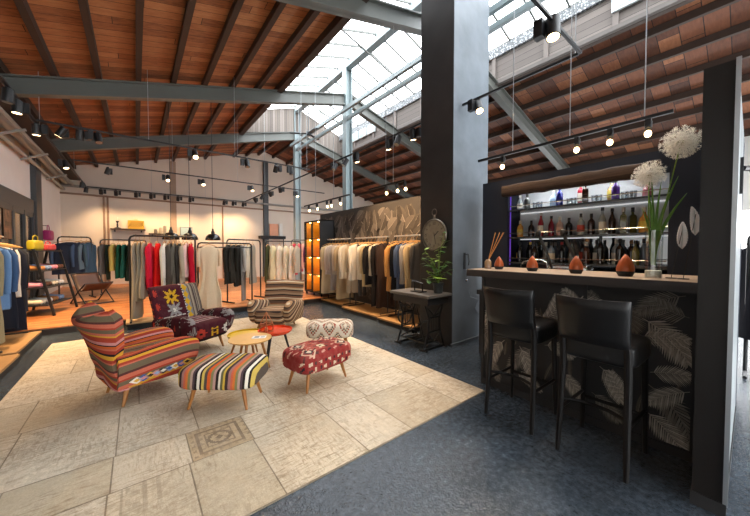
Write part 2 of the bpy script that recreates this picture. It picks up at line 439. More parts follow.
# steel frames: rafters, posts, ridge beam
def ibeam(p0, p1, w, h, name, m):
    p0 = Vector(p0); p1 = Vector(p1); mb = MB()
    d = (p1 - p0).normalized(); sd = d.cross(Vector((0, 0, 1))).normalized(); u = sd.cross(d)
    mb.bar(p0, p1, .02, h)
    for k in (-1, 1): mb.bar(p0 + u * (k * (h / 2 - .012)), p1 + u * (k * (h / 2 - .012)), w, .024)
    return struct(mb.build(name, m, smooth=False))
for y in (4.0, 7.6, 11.2):
    hz = .15
    ibeam((XL, y, z_low(XL) + hz), (RX - .09, y, z_low(RX) + hz), .16, .3, 'roof_rafter', M_STEEL if y > 5 else M_STEEL)
    ibeam((RX + .09, y, z_low(RX) + hz), (XR, y, z_low(XR) + hz), .16, .3, 'roof_rafter', M_STEEL)
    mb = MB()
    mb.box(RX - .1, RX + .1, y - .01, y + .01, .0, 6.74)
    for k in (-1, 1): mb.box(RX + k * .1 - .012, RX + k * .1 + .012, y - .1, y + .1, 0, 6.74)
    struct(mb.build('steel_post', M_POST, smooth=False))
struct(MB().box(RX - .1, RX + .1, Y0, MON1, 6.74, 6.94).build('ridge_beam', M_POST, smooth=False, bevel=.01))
struct(MB().box(4.86, 5.08, 14.68, 14.8, 0, z_low(RX)).build('steel_post', M_DSTEEL, smooth=False))

# roof light: curbs clad in boards, glazing and bars
cb = struct(MB().box(MXR, MXR + .08, MON0, MON1, 5.44, 6.28).build('trim_1', M_CLAD, smooth=False))
mb = MB()
y = -3.2
while y < 11:
    mb.box(MXR - .05, MXR, y, y + .09, 5.5, 6.1); y += 1.2
mb.build('curb_post', mat('#6d6560', .8, name='grey board', var=.15), cb, smooth=False)
mb = MB(); mb.box(MXR - .06, MXR, MON0, MON1, 5.44, 5.52); mb.build('curb_rail', mat('#5d5753', .8, name='pale grey board', var=.15), cb, smooth=False)
m_mesh, nt, b_ = new_mat('perforated strip')
tc = N(nt, 'ShaderNodeTexCoord'); vo = N(nt, 'ShaderNodeTexVoronoi'); vo.inputs['Scale'].default_value = 30
nt.links.new(tc.outputs['Object'], vo.inputs['Vector']); rp = ramp(nt, [(.25, '#c9cdd0'), (.45, '#55595c')]); nt.links.new(vo.outputs['Distance'], rp.inputs[0]); nt.links.new(rp.outputs[0], b_.inputs['Base Color'])
MB().box(MXR - .07, MXR - .005, MON0, MON1, 6.1, 6.3).build('perforated_strip', m_mesh, cb, smooth=False)
# small hopper windows set in the curb
for yy0, n_ in ((8.7, 4), (.2, 3)):
    for i in range(n_):
        a = yy0 + i * .52
        w = MB().box(MXR - .09, MXR - .04, a, a + .46, 5.76, 6.08)
        w = w.build('curb_window', mat('#b9c2c2', .5, name='window frame grey'), cb, smooth=False)
        MB().box(MXR - .1, MXR - .088, a + .05, a + .41, 5.81, 6.03).build('pane', mat('#a9cfd2', .1, name='pale pane'), w, smooth=False)
struct(MB().box(MXL - .02, MXL + .06, MON0, MON1, 5.55, 6.28).build('trim_2', M_CLAD, smooth=False))
# end wall of the roof light (upright boards)
mb = MB(); vs = []
for yv in (MON1 - .02, MON1 + .06):
    vs += [(MXL, yv, z_jst(MXL) + .05), (RX, yv, z_jst(RX) + .02), (MXR, yv, z_jst(MXR) + .05), (MXR, yv, 6.28), (RX, yv, 6.95), (MXL, yv, 6.28)]
mb.add(vs, [(0, 1, 4, 5), (1, 2, 3, 4), (11, 10, 7, 6), (10, 9, 8, 7), (0, 5, 11, 6), (5, 4, 10, 11), (4, 3, 9, 10), (3, 2, 8, 9), (2, 1, 7, 8), (1, 0, 6, 7)])
struct(mb.build('trim_3', M_CLADV, smooth=False))
mb = MB()
for yv in (MON0 - .06, MON0 + .02):
    mb.add([(MXL, yv, z_deck(MXL)), (MXR, yv, z_deck(MXR)), (MXR, yv, 6.28), (RX, yv, 6.95), (MXL, yv, 6.28)], [(0, 1, 2, 3, 4)])
struct(mb.build('trim_4', M_CLADV, smooth=False))
M_SKYGLASS = glass_mat('roof glass', (.96, .98, 1), .02, .05)
def slope(x): return 6.95 - (6.95 - 6.3) * abs(x - RX) / 2.0
w1 = bpy.data.objects.new('window_1', None); COL.objects.link(w1); w1['kind'] = 'structure'
for sgn in (-1, 1):
    xe = RX + sgn * 2.08
    mb = MB(); mb.add([(RX, MON0, 6.99), (xe, MON0, slope(xe) + .04), (xe, MON1, slope(xe) + .04), (RX, MON1, 6.99)], [(0, 1, 2, 3)])
    mb.build('glass_pane', M_SKYGLASS, w1, smooth=False)
    yy = MON0 + .2
    while yy < MON1:
        MB().bar((RX, yy, 6.965), (xe, yy, slope(xe) + .015), .035, .05).build('glazing_bar', M_STEEL, w1, smooth=False)
        yy += .62
for zz in ((6.28),):
    MB().box(MXL - .04, MXL + .06, MON0, MON1, zz, zz + .05).build('glazing_sill', M_STEEL, w1, smooth=False)
    MB().box(MXR - .06, MXR + .06, MON0, MON1, zz + .02, zz + .06).build('glazing_sill', M_STEEL, w1, smooth=False)
# long tie rails and thin braces under the roof light
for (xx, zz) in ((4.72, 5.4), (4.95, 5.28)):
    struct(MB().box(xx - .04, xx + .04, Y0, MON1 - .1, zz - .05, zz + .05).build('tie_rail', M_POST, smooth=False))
for yy in (5.6, 9.0):
    struct(MB().tube([(3.2, yy, 6.25), (6.5, yy + .9, 6.2)], .022, 6).build('brace_rod', M_STEEL))

# wall dressing on the left: lintel, dark glazed front, pillar, pipes
struct(MB().box(XL - .05, XL + .06, 3.0, 11.15, 2.3, 2.62).build('lintel_beam', M_DSTEEL, smooth=False, bevel=.01))
struct(MB().box(XL - .05, XL + .1, 11.05, 11.6, 0, z_low(XL) + .1).build('wall_pillar', M_DSTEEL, smooth=False))
dr = struct(MB().box(XL - .03, XL + .02, 3.0, 11.05, 0, 2.3).build('door_1', mat('#1f2427', .12, name='dark glazing', var=.2, spec=.8), smooth=False))
mb = MB()
for yy in (3.0, 4.6, 6.2, 7.8, 9.4, 10.2, 10.95): mb.box(XL - .02, XL + .06, yy, yy + .09, 0, 2.3)
mb.box(XL, XL + .05, 3, 11.05, 0, .12).box(XL, XL + .05, 3, 11.05, 2.2, 2.3)
mb.build('door_frame', M_DSTEEL, dr, smooth=False)
pst = MB(); pst.grid(lambda u, v: (XL + .034, 8.9 + .5 * u, 1.62 + .6 * v), 10, 14, paint=lambda u, v, p: '#%02x%02x%02x' % tuple(int(k * (.6 + .6 * mnoise.noise(Vector((u * 5, v * 5, 1)))) % 256) for k in (150, 110, 90)))
pst = pst.build('poster', painted_mat('printed poster', .4, 0.1), None, smooth=False)
tag(pst, 'brown toned poster behind the dark glazing of the left wall', 'poster')
M_DUCT = mat('#9b9a94', .45, .3, name='galvanised duct')
for (px, dz, r) in ((XL + .16, 3.72, .075), (XL + .1, 3.5, .04), (XL + .33, 3.66, .035)):
    struct(MB().tube([(px, Y0, dz), (px, Y1, dz)], r, 10).build('wall_pipe', M_DUCT))
struct(MB().box(XL, XL + .5, Y0, Y1, 3.84, 3.94).build('eaves_beam', M_JOIST, smooth=False))
mb = MB()
for yy in (6.6, 8.4, 10.2, 12.6): mb.bar((XL + .02, yy, 3.42), (XL + .45, yy, 3.62), .04, .04)
struct(mb.build('pipe_bracket', M_DUCT, smooth=False))
struct(MB().tube([(XL + .04, 11.75, 0), (XL + .04, 11.75, 3.4)], .025, 8).build('wall_pipe', mat('#8a6a52', .6, name='brown pipe')))
M_BROWNP = mat('#8f7460', .6, name='brown painted pipe')
struct(MB().tube([(XL, Y1 - .05, 3.36), (RX + 4.3, Y1 - .05, 3.36)], .035, 8).build('wall_pipe', M_BROWNP))
struct(MB().tube([(XL, Y1 - .1, 3.62), (RX + 4.3, Y1 - .1, 3.62)], .05, 8).build('wall_pipe', M_DUCT))
for x in (-.89, -.78): struct(MB().tube([(x, Y1 - .04, 0), (x, Y1 - .04, 3.36)], .03, 8).build('wall_pipe', M_BROWNP))
struct(MB().box(1.13, 1.33, Y1 - .06, Y1, 0, 5.0).build('wall_pilaster', mat('#a08a76', .8, name='brown plaster'), smooth=False))
struct(MB().tube([(3.06, Y1 - .04, 0), (3.06, Y1 - .04, 3.36)], .03, 8).build('wall_pipe', M_BROWNP))

# wooden sales platform across the back, podiums for the rails
struct(MB().box(XL, 8.8, 7.2, Y1, 0, .12).build('platform_floor', M_PLATF, smooth=False))
struct(MB().box(XL, 8.8, 7.18, 7.2, 0, .1).build('platform_riser', mat('#2b211a', .6, name='dark riser'), smooth=False))

# column, palm-papered partition, bar back wall, end partition
cm = MB(); cm.box(3.55, 4.45, 2.67, 3.3, 0, 6.7)
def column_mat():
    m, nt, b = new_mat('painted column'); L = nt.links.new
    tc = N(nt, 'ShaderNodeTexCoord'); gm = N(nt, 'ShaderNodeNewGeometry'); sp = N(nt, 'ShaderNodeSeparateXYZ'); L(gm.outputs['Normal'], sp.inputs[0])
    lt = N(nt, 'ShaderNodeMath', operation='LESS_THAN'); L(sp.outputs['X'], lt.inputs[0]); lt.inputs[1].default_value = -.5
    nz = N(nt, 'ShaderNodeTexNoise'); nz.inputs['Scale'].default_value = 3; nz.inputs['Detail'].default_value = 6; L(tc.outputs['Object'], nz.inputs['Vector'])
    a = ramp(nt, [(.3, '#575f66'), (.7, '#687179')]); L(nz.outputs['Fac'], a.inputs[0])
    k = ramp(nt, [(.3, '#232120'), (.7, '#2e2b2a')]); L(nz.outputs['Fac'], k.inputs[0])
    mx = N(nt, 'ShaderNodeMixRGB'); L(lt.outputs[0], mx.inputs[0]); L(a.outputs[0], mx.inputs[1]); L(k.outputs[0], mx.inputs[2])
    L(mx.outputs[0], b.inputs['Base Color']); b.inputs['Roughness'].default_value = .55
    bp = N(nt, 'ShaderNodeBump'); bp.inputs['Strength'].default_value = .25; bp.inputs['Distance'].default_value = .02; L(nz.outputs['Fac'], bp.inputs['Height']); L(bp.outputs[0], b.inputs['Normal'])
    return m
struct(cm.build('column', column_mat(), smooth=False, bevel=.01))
struct(MB().box(3.5, 4.46, 2.64, 2.67, 0, .05).build('baseboard_column', mat('#4a5056', .5, name='grey skirting'), smooth=False))
wpw = struct(MB().box(4.4, 4.5, 3.3, 8.2, 0, 2.47).build('wall_palm', mat('#37322e', .8, name='brown grey paper', var=.1), smooth=False))

def leaf_fan(mb, o, ux, uy, nrm, ang, L, wid, n=15, droop=.5, cols=('#8d8579',), lift=.001, thin=.62):
    """flat palm frond in the plane (ux, uy): a bent rib with leaflets both sides"""
    o = Vector(o); ux = Vector(ux); uy = Vector(uy); nr = Vector(nrm) * lift
    def P(a, b): return o + ux * a + uy * b + nr
    def rib(t):
        a = ang - droop * t * t
        # integrate simply
        x = y = 0; k = 12
        for i in range(k):
            tt = t * (i + .5) / k; aa = ang - droop * tt; x += math.cos(aa) * L * t / k; y += math.sin(aa) * L * t / k
        return x, y, ang - droop * t
    pts = [rib(t / 10) for t in range(11)]
    for i in range(10):
        (x0, y0, a0), (x1, y1, a1) = pts[i], pts[i + 1]
        w = L * .008
        mb.add([P(x0 - math.sin(a0) * w, y0 + math.cos(a0) * w), P(x0 + math.sin(a0) * w, y0 - math.cos(a0) * w), P(x1 + math.sin(a1) * w, y1 - math.cos(a1) * w), P(x1 - math.sin(a1) * w, y1 + math.cos(a1) * w)], [(0, 1, 2, 3)], cols[0])
    for i in range(n):
        t = .12 + .86 * i / (n - 1); x, y, a = rib(t)
        ln = wid * math.sin(PI * min(1, .18 + .8 * (1 - abs(t - .4) ** 1.4))) * (1 - .55 * t)
        ln = wid * (1 - .8 * t ** 2) * min(1, .5 + t)
        for sd in (-1, 1):
            b = a + sd * (1.0 - .35 * t); tx = x + math.cos(b) * ln; ty = y + math.sin(b) * ln - .2 * ln
            bw = L / n * thin * .5
            c = cols[(i * 2 + (sd > 0)) % len(cols)]
            mx_, my_ = (x * .45 + tx * .55), (y * .45 + ty * .55); px_, py_ = -math.sin(b) * bw, math.cos(b) * bw
            mb.add([P(x - px_ * .6, y - py_ * .6), P(mx_ - px_, my_ - py_), P(tx, ty), P(mx_ + px_, my_ + py_), P(x + px_ * .6, y + py_ * .6)], [(0, 1, 2, 3, 4)], c)

def flat_leaf(mb, o, ux, uy, nrm, ang, L, W, c1, c2, lift):
    o = Vector(o) + Vector(nrm) * lift; ux = Vector(ux); uy = Vector(uy)
    ca, sa = math.cos(ang), math.sin(ang)
    def P(a, b): return o + ux * (a * ca - b * sa) + uy * (a * sa + b * ca)
    def prof(t): return W * (math.sin(PI * t ** .8)) ** .7 if 0 < t < 1 else 0
    k = 10
    for sd, c in ((1, c1), (-1, c2)):
        vs = [P(L * i / k, 0) for i in range(k + 1)] + [P(L * i / k, sd * prof(i / k)) for i in range(k + 1)]
        fs = [(i, i + 1, k + 2 + i, k + 1 + i) for i in range(k)]
        mb.add(vs, fs, c)
    # pale midrib
    r_ = W * .05
    mb.add([P(0, -r_) + Vector(nrm) * .00005, P(L * .96, 0) + Vector(nrm) * .00005, P(0, r_) + Vector(nrm) * .00005], [(0, 1, 2)], '#a89e92')

mb = MB()
rr = random.Random(3); k = 0
y = 3.4
while y < 8.2:
    z = .25
    while z < 2.4:
        tone = rr.choice([('#625a53', '#4e4741'), ('#736a62', '#5a524c'), ('#524b45', '#423c37'), ('#7d736a', '#635b54')])
        yy = min(8.05, max(3.42, y + rr.uniform(-.12, .12))); a = rr.uniform(.5, 2.6)
        Ls = rr.uniform(.3, .44); zz = min(z, 2.44 - Ls * math.sin(a) - .08)
        yy = min(max(yy, 3.35 + (Ls if math.cos(a) > 0 else .1)), 8.15 - (Ls if math.cos(a) < 0 else .1))
        flat_leaf(mb, (4.4, yy, zz), (0, -1, 0), (0, 0, 1), (-1, 0, 0), a, Ls, rr.uniform(.11, .15), tone[0], tone[1], .001 + .00012 * k)
        k += 1; z += .2
    y += .24
mb.build('palm_print', painted_mat('palm paper print', .8, .05), wpw, smooth=False)

M_BARWALL = mat('#232a38', .6, name='charcoal wall paint', var=.1, scale=3, spec=.3)
NY0, NY1, NZ0, NZ1 = .5, 2.08, .86, 2.2
bw = MB()
bw.box(3.97, 4.37, NY1, 2.46, 0, 2.36).box(3.97, 4.37, .06, NY0, 0, 2.36).box(3.97, 4.37, NY0, NY1, NZ1, 2.36).box(3.97, 4.37, NY0, NY1, 0, NZ0)
bw.box(4.33, 4.37, NY0, NY1, NZ0, NZ1)
struct(bw.build('wall_bar', M_BARWALL, smooth=False))
M_NICHE = mat('#d6dadc', .5, name='pale grey niche lining', var=.06)
lin_ = struct(MB().box(4.322, 4.33, NY0, NY1, 1.6, NZ1).build('trim_5', M_NICHE, smooth=False))
struct(MB().box(4.322, 4.33, NY0, NY1, NZ0, 1.6).build('trim_6', mat('#9fa3a6', .06, 1.0, name='mirror strip', var=.02), smooth=False))
# end partition beside the bar
def part_mat():
    m, nt, b = new_mat('partition sheet'); L = nt.links.new
    tc = N(nt, 'ShaderNodeTexCoord'); gm = N(nt, 'ShaderNodeNewGeometry'); sp = N(nt, 'ShaderNodeSeparateXYZ'); L(gm.outputs['Normal'], sp.inputs[0])
    lt = N(nt, 'ShaderNodeMath', operation='LESS_THAN'); L(sp.outputs['Y'], lt.inputs[0]); lt.inputs[1].default_value = -.5
    mp = N(nt, 'ShaderNodeMapping'); mp.inputs['Scale'].default_value = (9, 1, .6); L(tc.outputs['Object'], mp.inputs[0])
    nz = N(nt, 'ShaderNodeTexNoise'); nz.inputs['Scale'].default_value = 2; nz.inputs['Detail'].default_value = 6; L(mp.outputs[0], nz.inputs['Vector'])
    a = ramp(nt, [(.3, '#5c6264'), (.7, '#aab2b4')]); L(nz.outputs['Fac'], a.inputs[0])
    mx = N(nt, 'ShaderNodeMixRGB'); L(lt.outputs[0], mx.inputs[0]); mx.inputs[1].default_value = rgba('#1d1a18'); b.inputs['Specular IOR Level'].default_value = .25; L(a.outputs[0], mx.inputs[2])
    L(mx.outputs[0], b.inputs['Base Color']); b.inputs['Roughness'].default_value = .35
    return m
struct(MB().box(2.39, 3.97, .06, .18, .06, 2.365).build('wall_partition', part_mat(), smooth=False))
struct(MB().box(2.378, 3.97, .055, .186, 0, .07).build('baseboard_partition', M_MATTE, smooth=False))
struct(MB().box(2.38, 2.395, .05, .068, .06, 2.37).build('trim_7', M_ALU, smooth=False))
br = thing('arm_bracket', 'black metal bracket on the far side of the end partition', 'bracket', (3.2, .06, 1.9))
MB().bar((0, 0, -.12), (0, 0, .12), .05, .03, (0, 1, 0)).build('plate', M_BLACK, br, smooth=False)
MB().tube([(0, -.01, .05), (.12, -.05, .06), (.2, -.06, .04)], .018).build('arm', M_BLACK, br)
# ------------------------------------------------------------------ rug: patchwork of worn carpets
def rug_mat():
    m = painted_mat('worn rug wool', .95, .25, 10, '#d2c6b3', 120)
    nt = m.node_tree; L = nt.links.new; b = nt.nodes['Principled BSDF']
    src = b.inputs['Base Color'].links[0].from_socket
    tc = N(nt, 'ShaderNodeTexCoord')
    prev = src
    for (sc_, scale, lo, hi, col_, amt, dist) in (((1, 6, 1), 10, .5, .62, '#7c6a52', .62, .6), ((7, 1.4, 1), 8, .5, .63, '#84715a', .55, .5), ((1, 1, 1), 13, .48, .5, '#84715a', .25, 2.0), ((1, 1, 1), 1.1, .45, .75, '#b89f7f', .45, 0)):
        mp = N(nt, 'ShaderNodeMapping'); mp.inputs['Scale'].default_value = sc_; L(tc.outputs['Object'], mp.inputs[0])
        nz = N(nt, 'ShaderNodeTexNoise'); nz.inputs['Scale'].default_value = scale; nz.inputs['Detail'].default_value = 7; nz.inputs['Roughness'].default_value = .72; nz.inputs['Distortion'].default_value = dist; L(mp.outputs[0], nz.inputs['Vector'])
        rp = ramp(nt, [(lo, '#000000'), (hi, '#ffffff')]); L(nz.outputs['Fac'], rp.inputs[0])
        ml = N(nt, 'ShaderNodeMath', operation='MULTIPLY'); L(rp.outputs[0], ml.inputs[0]); ml.inputs[1].default_value = amt
        if amt in (.62, .55, .25):     # streaks only show in worn zones
            zn = N(nt, 'ShaderNodeTexNoise'); zn.inputs['Scale'].default_value = {.62: 1.7, .55: 1.25, .25: .9}[amt]; zn.inputs['Detail'].default_value = 3; L(tc.outputs['Object'], zn.inputs['Vector'])
            zr = ramp(nt, [(.4, '#000000'), (.56, '#ffffff')]); L(zn.outputs['Fac'], zr.inputs[0])
            m2 = N(nt, 'ShaderNodeMath', operation='MULTIPLY'); L(ml.outputs[0], m2.inputs[0]); L(zr.outputs[0], m2.inputs[1]); ml = m2
        mx = N(nt, 'ShaderNodeMixRGB'); L(ml.outputs[0], mx.inputs[0]); L(prev, mx.inputs[1]); mx.inputs[2].default_value = rgba(col_)
        prev = mx.outputs[0]
    L(prev, b.inputs['Base Color'])
    return m
def rug():
    X0_, X1_, YA, YB = -1.0, 2.68, 1.62, 6.45
    rows = [1.62, 2.25, 2.64, 3.42, 4.05, 4.75, 5.3, 5.95, 6.45]
    cuts = [[-1, -.15, .25, .65, 1.24, 1.66, 2.29, 2.68], [-1, -.62, -.14, .27, .66, 1.28, 1.7, 2.38, 2.68], [-1, -.7, -.13, .36, .95, 1.46, 2.0, 2.68],
            [-1, -.72, 0, .6, 1.2, 1.9, 2.35, 2.68], [-1, -.4, .3, .9, 1.6, 2.2, 2.68], [-1, -.6, .1, .8, 1.5, 2.1, 2.68], [-1, -.2, .5, 1.1, 1.8, 2.68], [-1, -.5, .2, .9, 1.6, 2.3, 2.68]]
    rr = random.Random(11)
    bases = ['#dccfb6', '#e1d4bc', '#d6c8ae', '#e2d6bf', '#d9cbb1', '#d2c4a9', '#ddd0b8']
    mb = MB(); st = .022
    mb.box(X0_, X1_, YA, YB, 0, .008, '#8f8371')
    for r in range(8):
        ya, yb = rows[r], rows[r + 1]
        for c in range(len(cuts[r]) - 1):
            xa, xb = cuts[r][c], cuts[r][c + 1]
            base = lin(rr.choice(bases)); kind = rr.random(); seed = rr.uniform(0, 50); tone = rr.uniform(.95, 1.05)
            fig = lin(rr.choice(['#8a7c68', '#7d6f5f', '#95846c', '#6f6355', '#a08468']))
            kind = min(kind, .88); kind = kind * .78
            if r == 1 and c == 3: kind = .95; fig = lin('#6e5f50'); base = lin('#c6b08d')
            if r == 0 and c in (1,): kind = .8
            sx_ = .011 if (kind > .9 or (r == 0 and c < 3)) else st
            nx = max(3, int((xb - xa) / sx_)); ny = max(3, int((yb - ya) / sx_))
            def paint(u, v, p, base=base, kind=kind, seed=seed, fig=fig, w=xb - xa, h=yb - ya, tone=tone):
                wear = mnoise.fractal(Vector((p.x * 2.2 + seed, p.y * 2.2, seed)), 1.0, 2.0, 4)
                fine = mnoise.noise(Vector((p.x * 14 + seed, p.y * 30, 3)))
                d = 0
                eu, ev = min(u, 1 - u) * w, min(v, 1 - v) * h
                if kind > .9:       # medallion and border
                    e = min(eu, ev); d = .8 if .04 < e < .065 or .1 < e < .115 else 0
                    q = math.hypot((u - .5) * 2, (v - .5) * 2); d = max(d, .9 if .3 < q < .42 or q < .12 else (.5 if abs(math.sin(u * 24) * math.sin(v * 18)) > .75 else 0))
                elif kind > .7:     # guard stripes at one side
                    e = eu; d = .75 if .05 < e < .07 or .16 < e < .18 else (.6 if .08 < e < .15 and math.sin(v * h * 60) * math.sin(e * 60) > .2 else 0)
                    d = max(d, .4 if mnoise.noise(Vector((p.x * 9 + seed, p.y * 9, 0))) > .32 else 0)
                elif kind > .35:    # faded scrolling field
                    t = mnoise.noise(Vector((p.x * 7 + seed, p.y * 7, seed))); d = .4 if abs(t) < .05 else (.25 if t > .42 else 0); d += .4 * max(0, mnoise.noise(Vector((p.x * 30, p.y * 8 + seed, 5))))
                else:               # streaky, nearly plain
                    d = .75 * max(0, mnoise.noise(Vector((p.x * 6 + seed, p.y * 34, 2)))) + .25 * max(0, mnoise.noise(Vector((p.x * 30, p.y * 12 + seed, 5))))
                if kind <= .9: d *= .55
                d *= max(0, min(1, .62 + 1.1 * wear))
                k = tone * (1 + .16 * wear + .09 * fine)
                return tuple(max(0, min(1, (a * (1 - d) + b * d) * k)) for a, b in zip(base, fig))
            g = .004
            mb.grid(lambda u, v, xa=xa, xb=xb, ya=ya, yb=yb: (xa + g + (xb - xa - 2 * g) * u, ya + g + (yb - ya - 2 * g) * v, .0105), nx, ny, paint=paint)
    o = mb.build('patchwork_rug', rug_mat(), smooth=False)
    return tag(o, 'big beige patchwork rug of worn carpet pieces on the dark floor', 'rug')
rug()

# ------------------------------------------------------------------ lounge furniture
def leg_part(parent, x, y, zt, dx, dy, r0=.024, r1=.012, m=M_WOODLEG):
    return MB().tube([(x, y, zt), (x + dx * .5, y + dy * .5, zt * .5), (x + dx, y + dy, .017)], [r0, (r0 + r1) / 2, r1], 12).build('leg', m, parent)

def club_chair(name, label, loc, rz, mats, scale=(1, 1, 1), wing=.13, top=.9, lean=.34, painter=None, legm=M_WOODLEG, half=.3, crest=True, arm_z=.54, zl=.2):
    """low upholstered chair; local +x is the way it faces"""
    t = thing(name, label, 'armchair', loc, rz); t.scale = scale
    seat_m, arm_m, back_m = mats
    # seat: block with a softly crowned top
    mb = MB(); mb.puff((.03, 0, zl + .12), (.31, half - .04, .125), .28, 30, painter and painter['seat'])
    mb.build('seat', seat_m, t)
    for sd in (-1, 1):
        def sec(u, v, sd=sd):
            # v along the arm from the back to the rounded nose, u around the section
            x = -.32 + .66 * v
            zt = arm_z - .05 + .06 * math.sin(min(1, max(0, (v - .15) / .6)) * PI / 2)
            zb = zl
            nose = 1.0
            if v > .72: nose = math.sqrt(max(0.0, 1 - ((v - .72) / .28) ** 2)) * .985 + .015
            zm = zt - (zt - zb) * .34      # the nose rounds over towards the upper third
            zt = zm + (zt - zm) * (nose * .75 + .25); zb = zm + (zb - zm) * nose
            w = .08 + .012 * math.sin(PI * min(1, v * 1.1))
            th = 2 * PI * u; ct, st = math.cos(th), math.sin(th)
            yy = math.copysign(abs(ct) ** .6, ct) * w * (.3 + .7 * nose)
            zc, zh = (zt + zb) / 2, (zt - zb) / 2
            z = zc + math.copysign(abs(st) ** .62, st) * zh
            out = .035 * max(0, (z - .3) / .25)
            return (x, sd * (half - .01 + out) + yy, z)
        mb = MB(); mb.grid(sec, 48, 48, True, painter and (lambda u, v, p, sd=sd: painter['arm'](u, v, p, sd)), True)
        mb.build('armrest', arm_m[sd > 0] if isinstance(arm_m, tuple) else arm_m, t)
    # back with side wings, leaning
    def sm(x): x = min(1, max(0, x)); return x * x * (3 - 2 * x)
    def bk(u, v):
        # u runs right round the sheet: 0-.5 front face, .5-1 rear face
        if u <= .5: q = -1 + 4 * u; face = 1
        else: q = 1 - 4 * (u - .5); face = -1
        q = max(-1, min(1, q))
        h = zl + (top - zl) * v
        x = -.27 - lean * max(0, v - .1)
        hw = (half + .055) * (1 + (.05 if crest else .0) * math.sin(PI * sm((v - .35) / .65)))
        topr = 1.0
        if v > .88: topr = math.sqrt(max(0, 1 - ((v - .88) / .12) ** 2)) * .9 + .1
        th = (.066 if crest else .06) * topr
        edge = max(0, 1 - abs(q) ** 6)
        wg = abs(q) ** 2.4 * max(0, wing - .45 - x) * sm((v - .22) / .3) * (1 - .3 * sm((v - .86) / .14)) if crest else wing * abs(q) ** 2.2 * sm((v - .1) / .5)
        dip = -.085 * (1 - q * q) * sm((v - .65) / .35) if crest else 0.0
        f = face * th * (.25 + .75 * edge ** .5)
        yin = (.085 * sm((v - .2) / .3) if crest and face > 0 else 0) * topr
        return (x + f + wg, q * (hw - yin), h + dip)
    mb = MB(); mb.grid(bk, 104, 56, True, painter and painter['back'], True)
    mb.build('backrest', back_m, t)
    leg_part(t, -.21, half - .1, zl + .02, -.05, .03, m=legm); leg_part(t, -.21, -half + .1, zl + .02, -.05, -.03, m=legm)
    leg_part(t, .19, half - .1, zl + .02, .05, .03, m=legm); leg_part(t, .19, -half + .1, zl + .02, .05, -.03, m=legm)
    return t

K = dict(rd='#a5402e', sal='#c46a52', ol='#6d5f49', ye='#d19a32', bk='#2a2023', cr='#d9c9ac', pk='#c98a86', br='#5a3530', or_='#c8622e', bl='#3c5a9c')
cbands = [(.03, K['sal']), (.018, K['br']), (.05, K['ol']), (.012, K['sal']), (.022, K['rd']), (.03, K['ye']), (.016, K['bk']), (.026, K['rd']), (.014, K['sal']), (.02, K['or_']), (.01, K['bk']),
          (.024, K['pk']), (.04, K['rd']), (.012, K['ye']), (.02, K['sal']), (.03, K['ol']), (.014, K['rd'])]
M_CH1S = stripe_mat('red and ochre kilim stripes', (-.1, .9, 1), .42, cbands, 1, .004)
M_CH1N = stripe_mat('red and ochre kilim arm', (-.1, -.9, 1), .42, cbands, 1, .004)
M_CH1B = stripe_mat('red and ochre kilim back', (-.1, .15, 1), .42, cbands, 1, .006)
c1 = club_chair('wing_armchair', 'armchair in red, ochre and olive kilim stripes seen from behind', (.074, 3.72, 0), math.radians(16), (M_CH1S, (M_CH1N, M_CH1S), M_CH1B), top=.91, wing=.17, lean=.235)
# row of woven diamonds along the lower flank and over the back
mb = MB(); dc = ['#e8dcc8', '#3c5a9c', '#d8a640', '#c98a86', '#2a2023', '#8fa7c8']
for i in range(9):
    x = -.2 + i * .05; z = .27 + .006 * i; y = -.383 - .035 * max(0, (z - .3) / .25)
    c = dc[i % 6]; c2 = dc[(i + 2) % 6]
    mb.add([(x - .055, y, z), (x, y, z - .03), (x + .055, y, z), (x, y, z + .03)], [(0, 1, 2, 3)], c)
    mb.add([(x - .026, y - .001, z), (x, y - .001, z - .015), (x + .026, y - .001, z), (x, y - .001, z + .015)], [(0, 1, 2, 3)], c2)
M_DIA = painted_mat('woven diamonds', .95, .15)
mb.build('diamond_band', M_DIA, c1, smooth=False)

# maroon kilim with eight-pointed stars
MAR, MGY, MYE, MWH, MRD, MBK = '#46161f', '#8f8a86', '#d0a01e', '#d9d0c4', '#b13a2a', '#221214'
def star(u, v, r):
    a = math.atan2(v, u); d = math.hypot(u, v)
    f = (a / (PI / 4)) % 1.0
    return d < r * (.4 + .75 * abs(f - .5) * 2 * (.9 if int(a / (PI / 4) + 8.5) % 2 else .7))
def back_paint(u, v, p):
    if u > .5: return MAR if (math.sin(v * 50) > -.6) else MRD
    q = -1 + 4 * u
    if q < -.72: return MRD if star(((v * 4) % 1 - .5), (q + .86) * 3, .33) else MAR
    if .25 < q < .5:
        if q < .31: return MWH if int(v * 40) % 2 else MBK
        s = (v * 7) % 1; return MYE if abs(s - .5) * 2 < 1 - abs(q - .4) / .12 else '#7d8b8f'
    if q >= .5:
        return ['#8b8072', '#5a4d44', '#a3947f', '#6b5d52', '#3a2c2c'][int((q - .5) * 22) % 5]
    if star((q + .22) / .42 * .5, (v - .78) / .2 * .5, .42): return MBK if star((q + .22) / .42 * .5, (v - .78) / .2 * .5, .13) else MYE
    if star((q + .2) / .42 * .5, (v - .52) / .2 * .5, .42): return MWH if star((q + .2) / .42 * .5, (v - .52) / .2 * .5, .12) else MGY
    if .18 < v < .36 and star(((q * 3.2) % 1 - .5), ((v - .27) / .18 * .7), .34): return MWH
    if abs(v - .4) < .012 and q < .2: return MWH
    return MAR
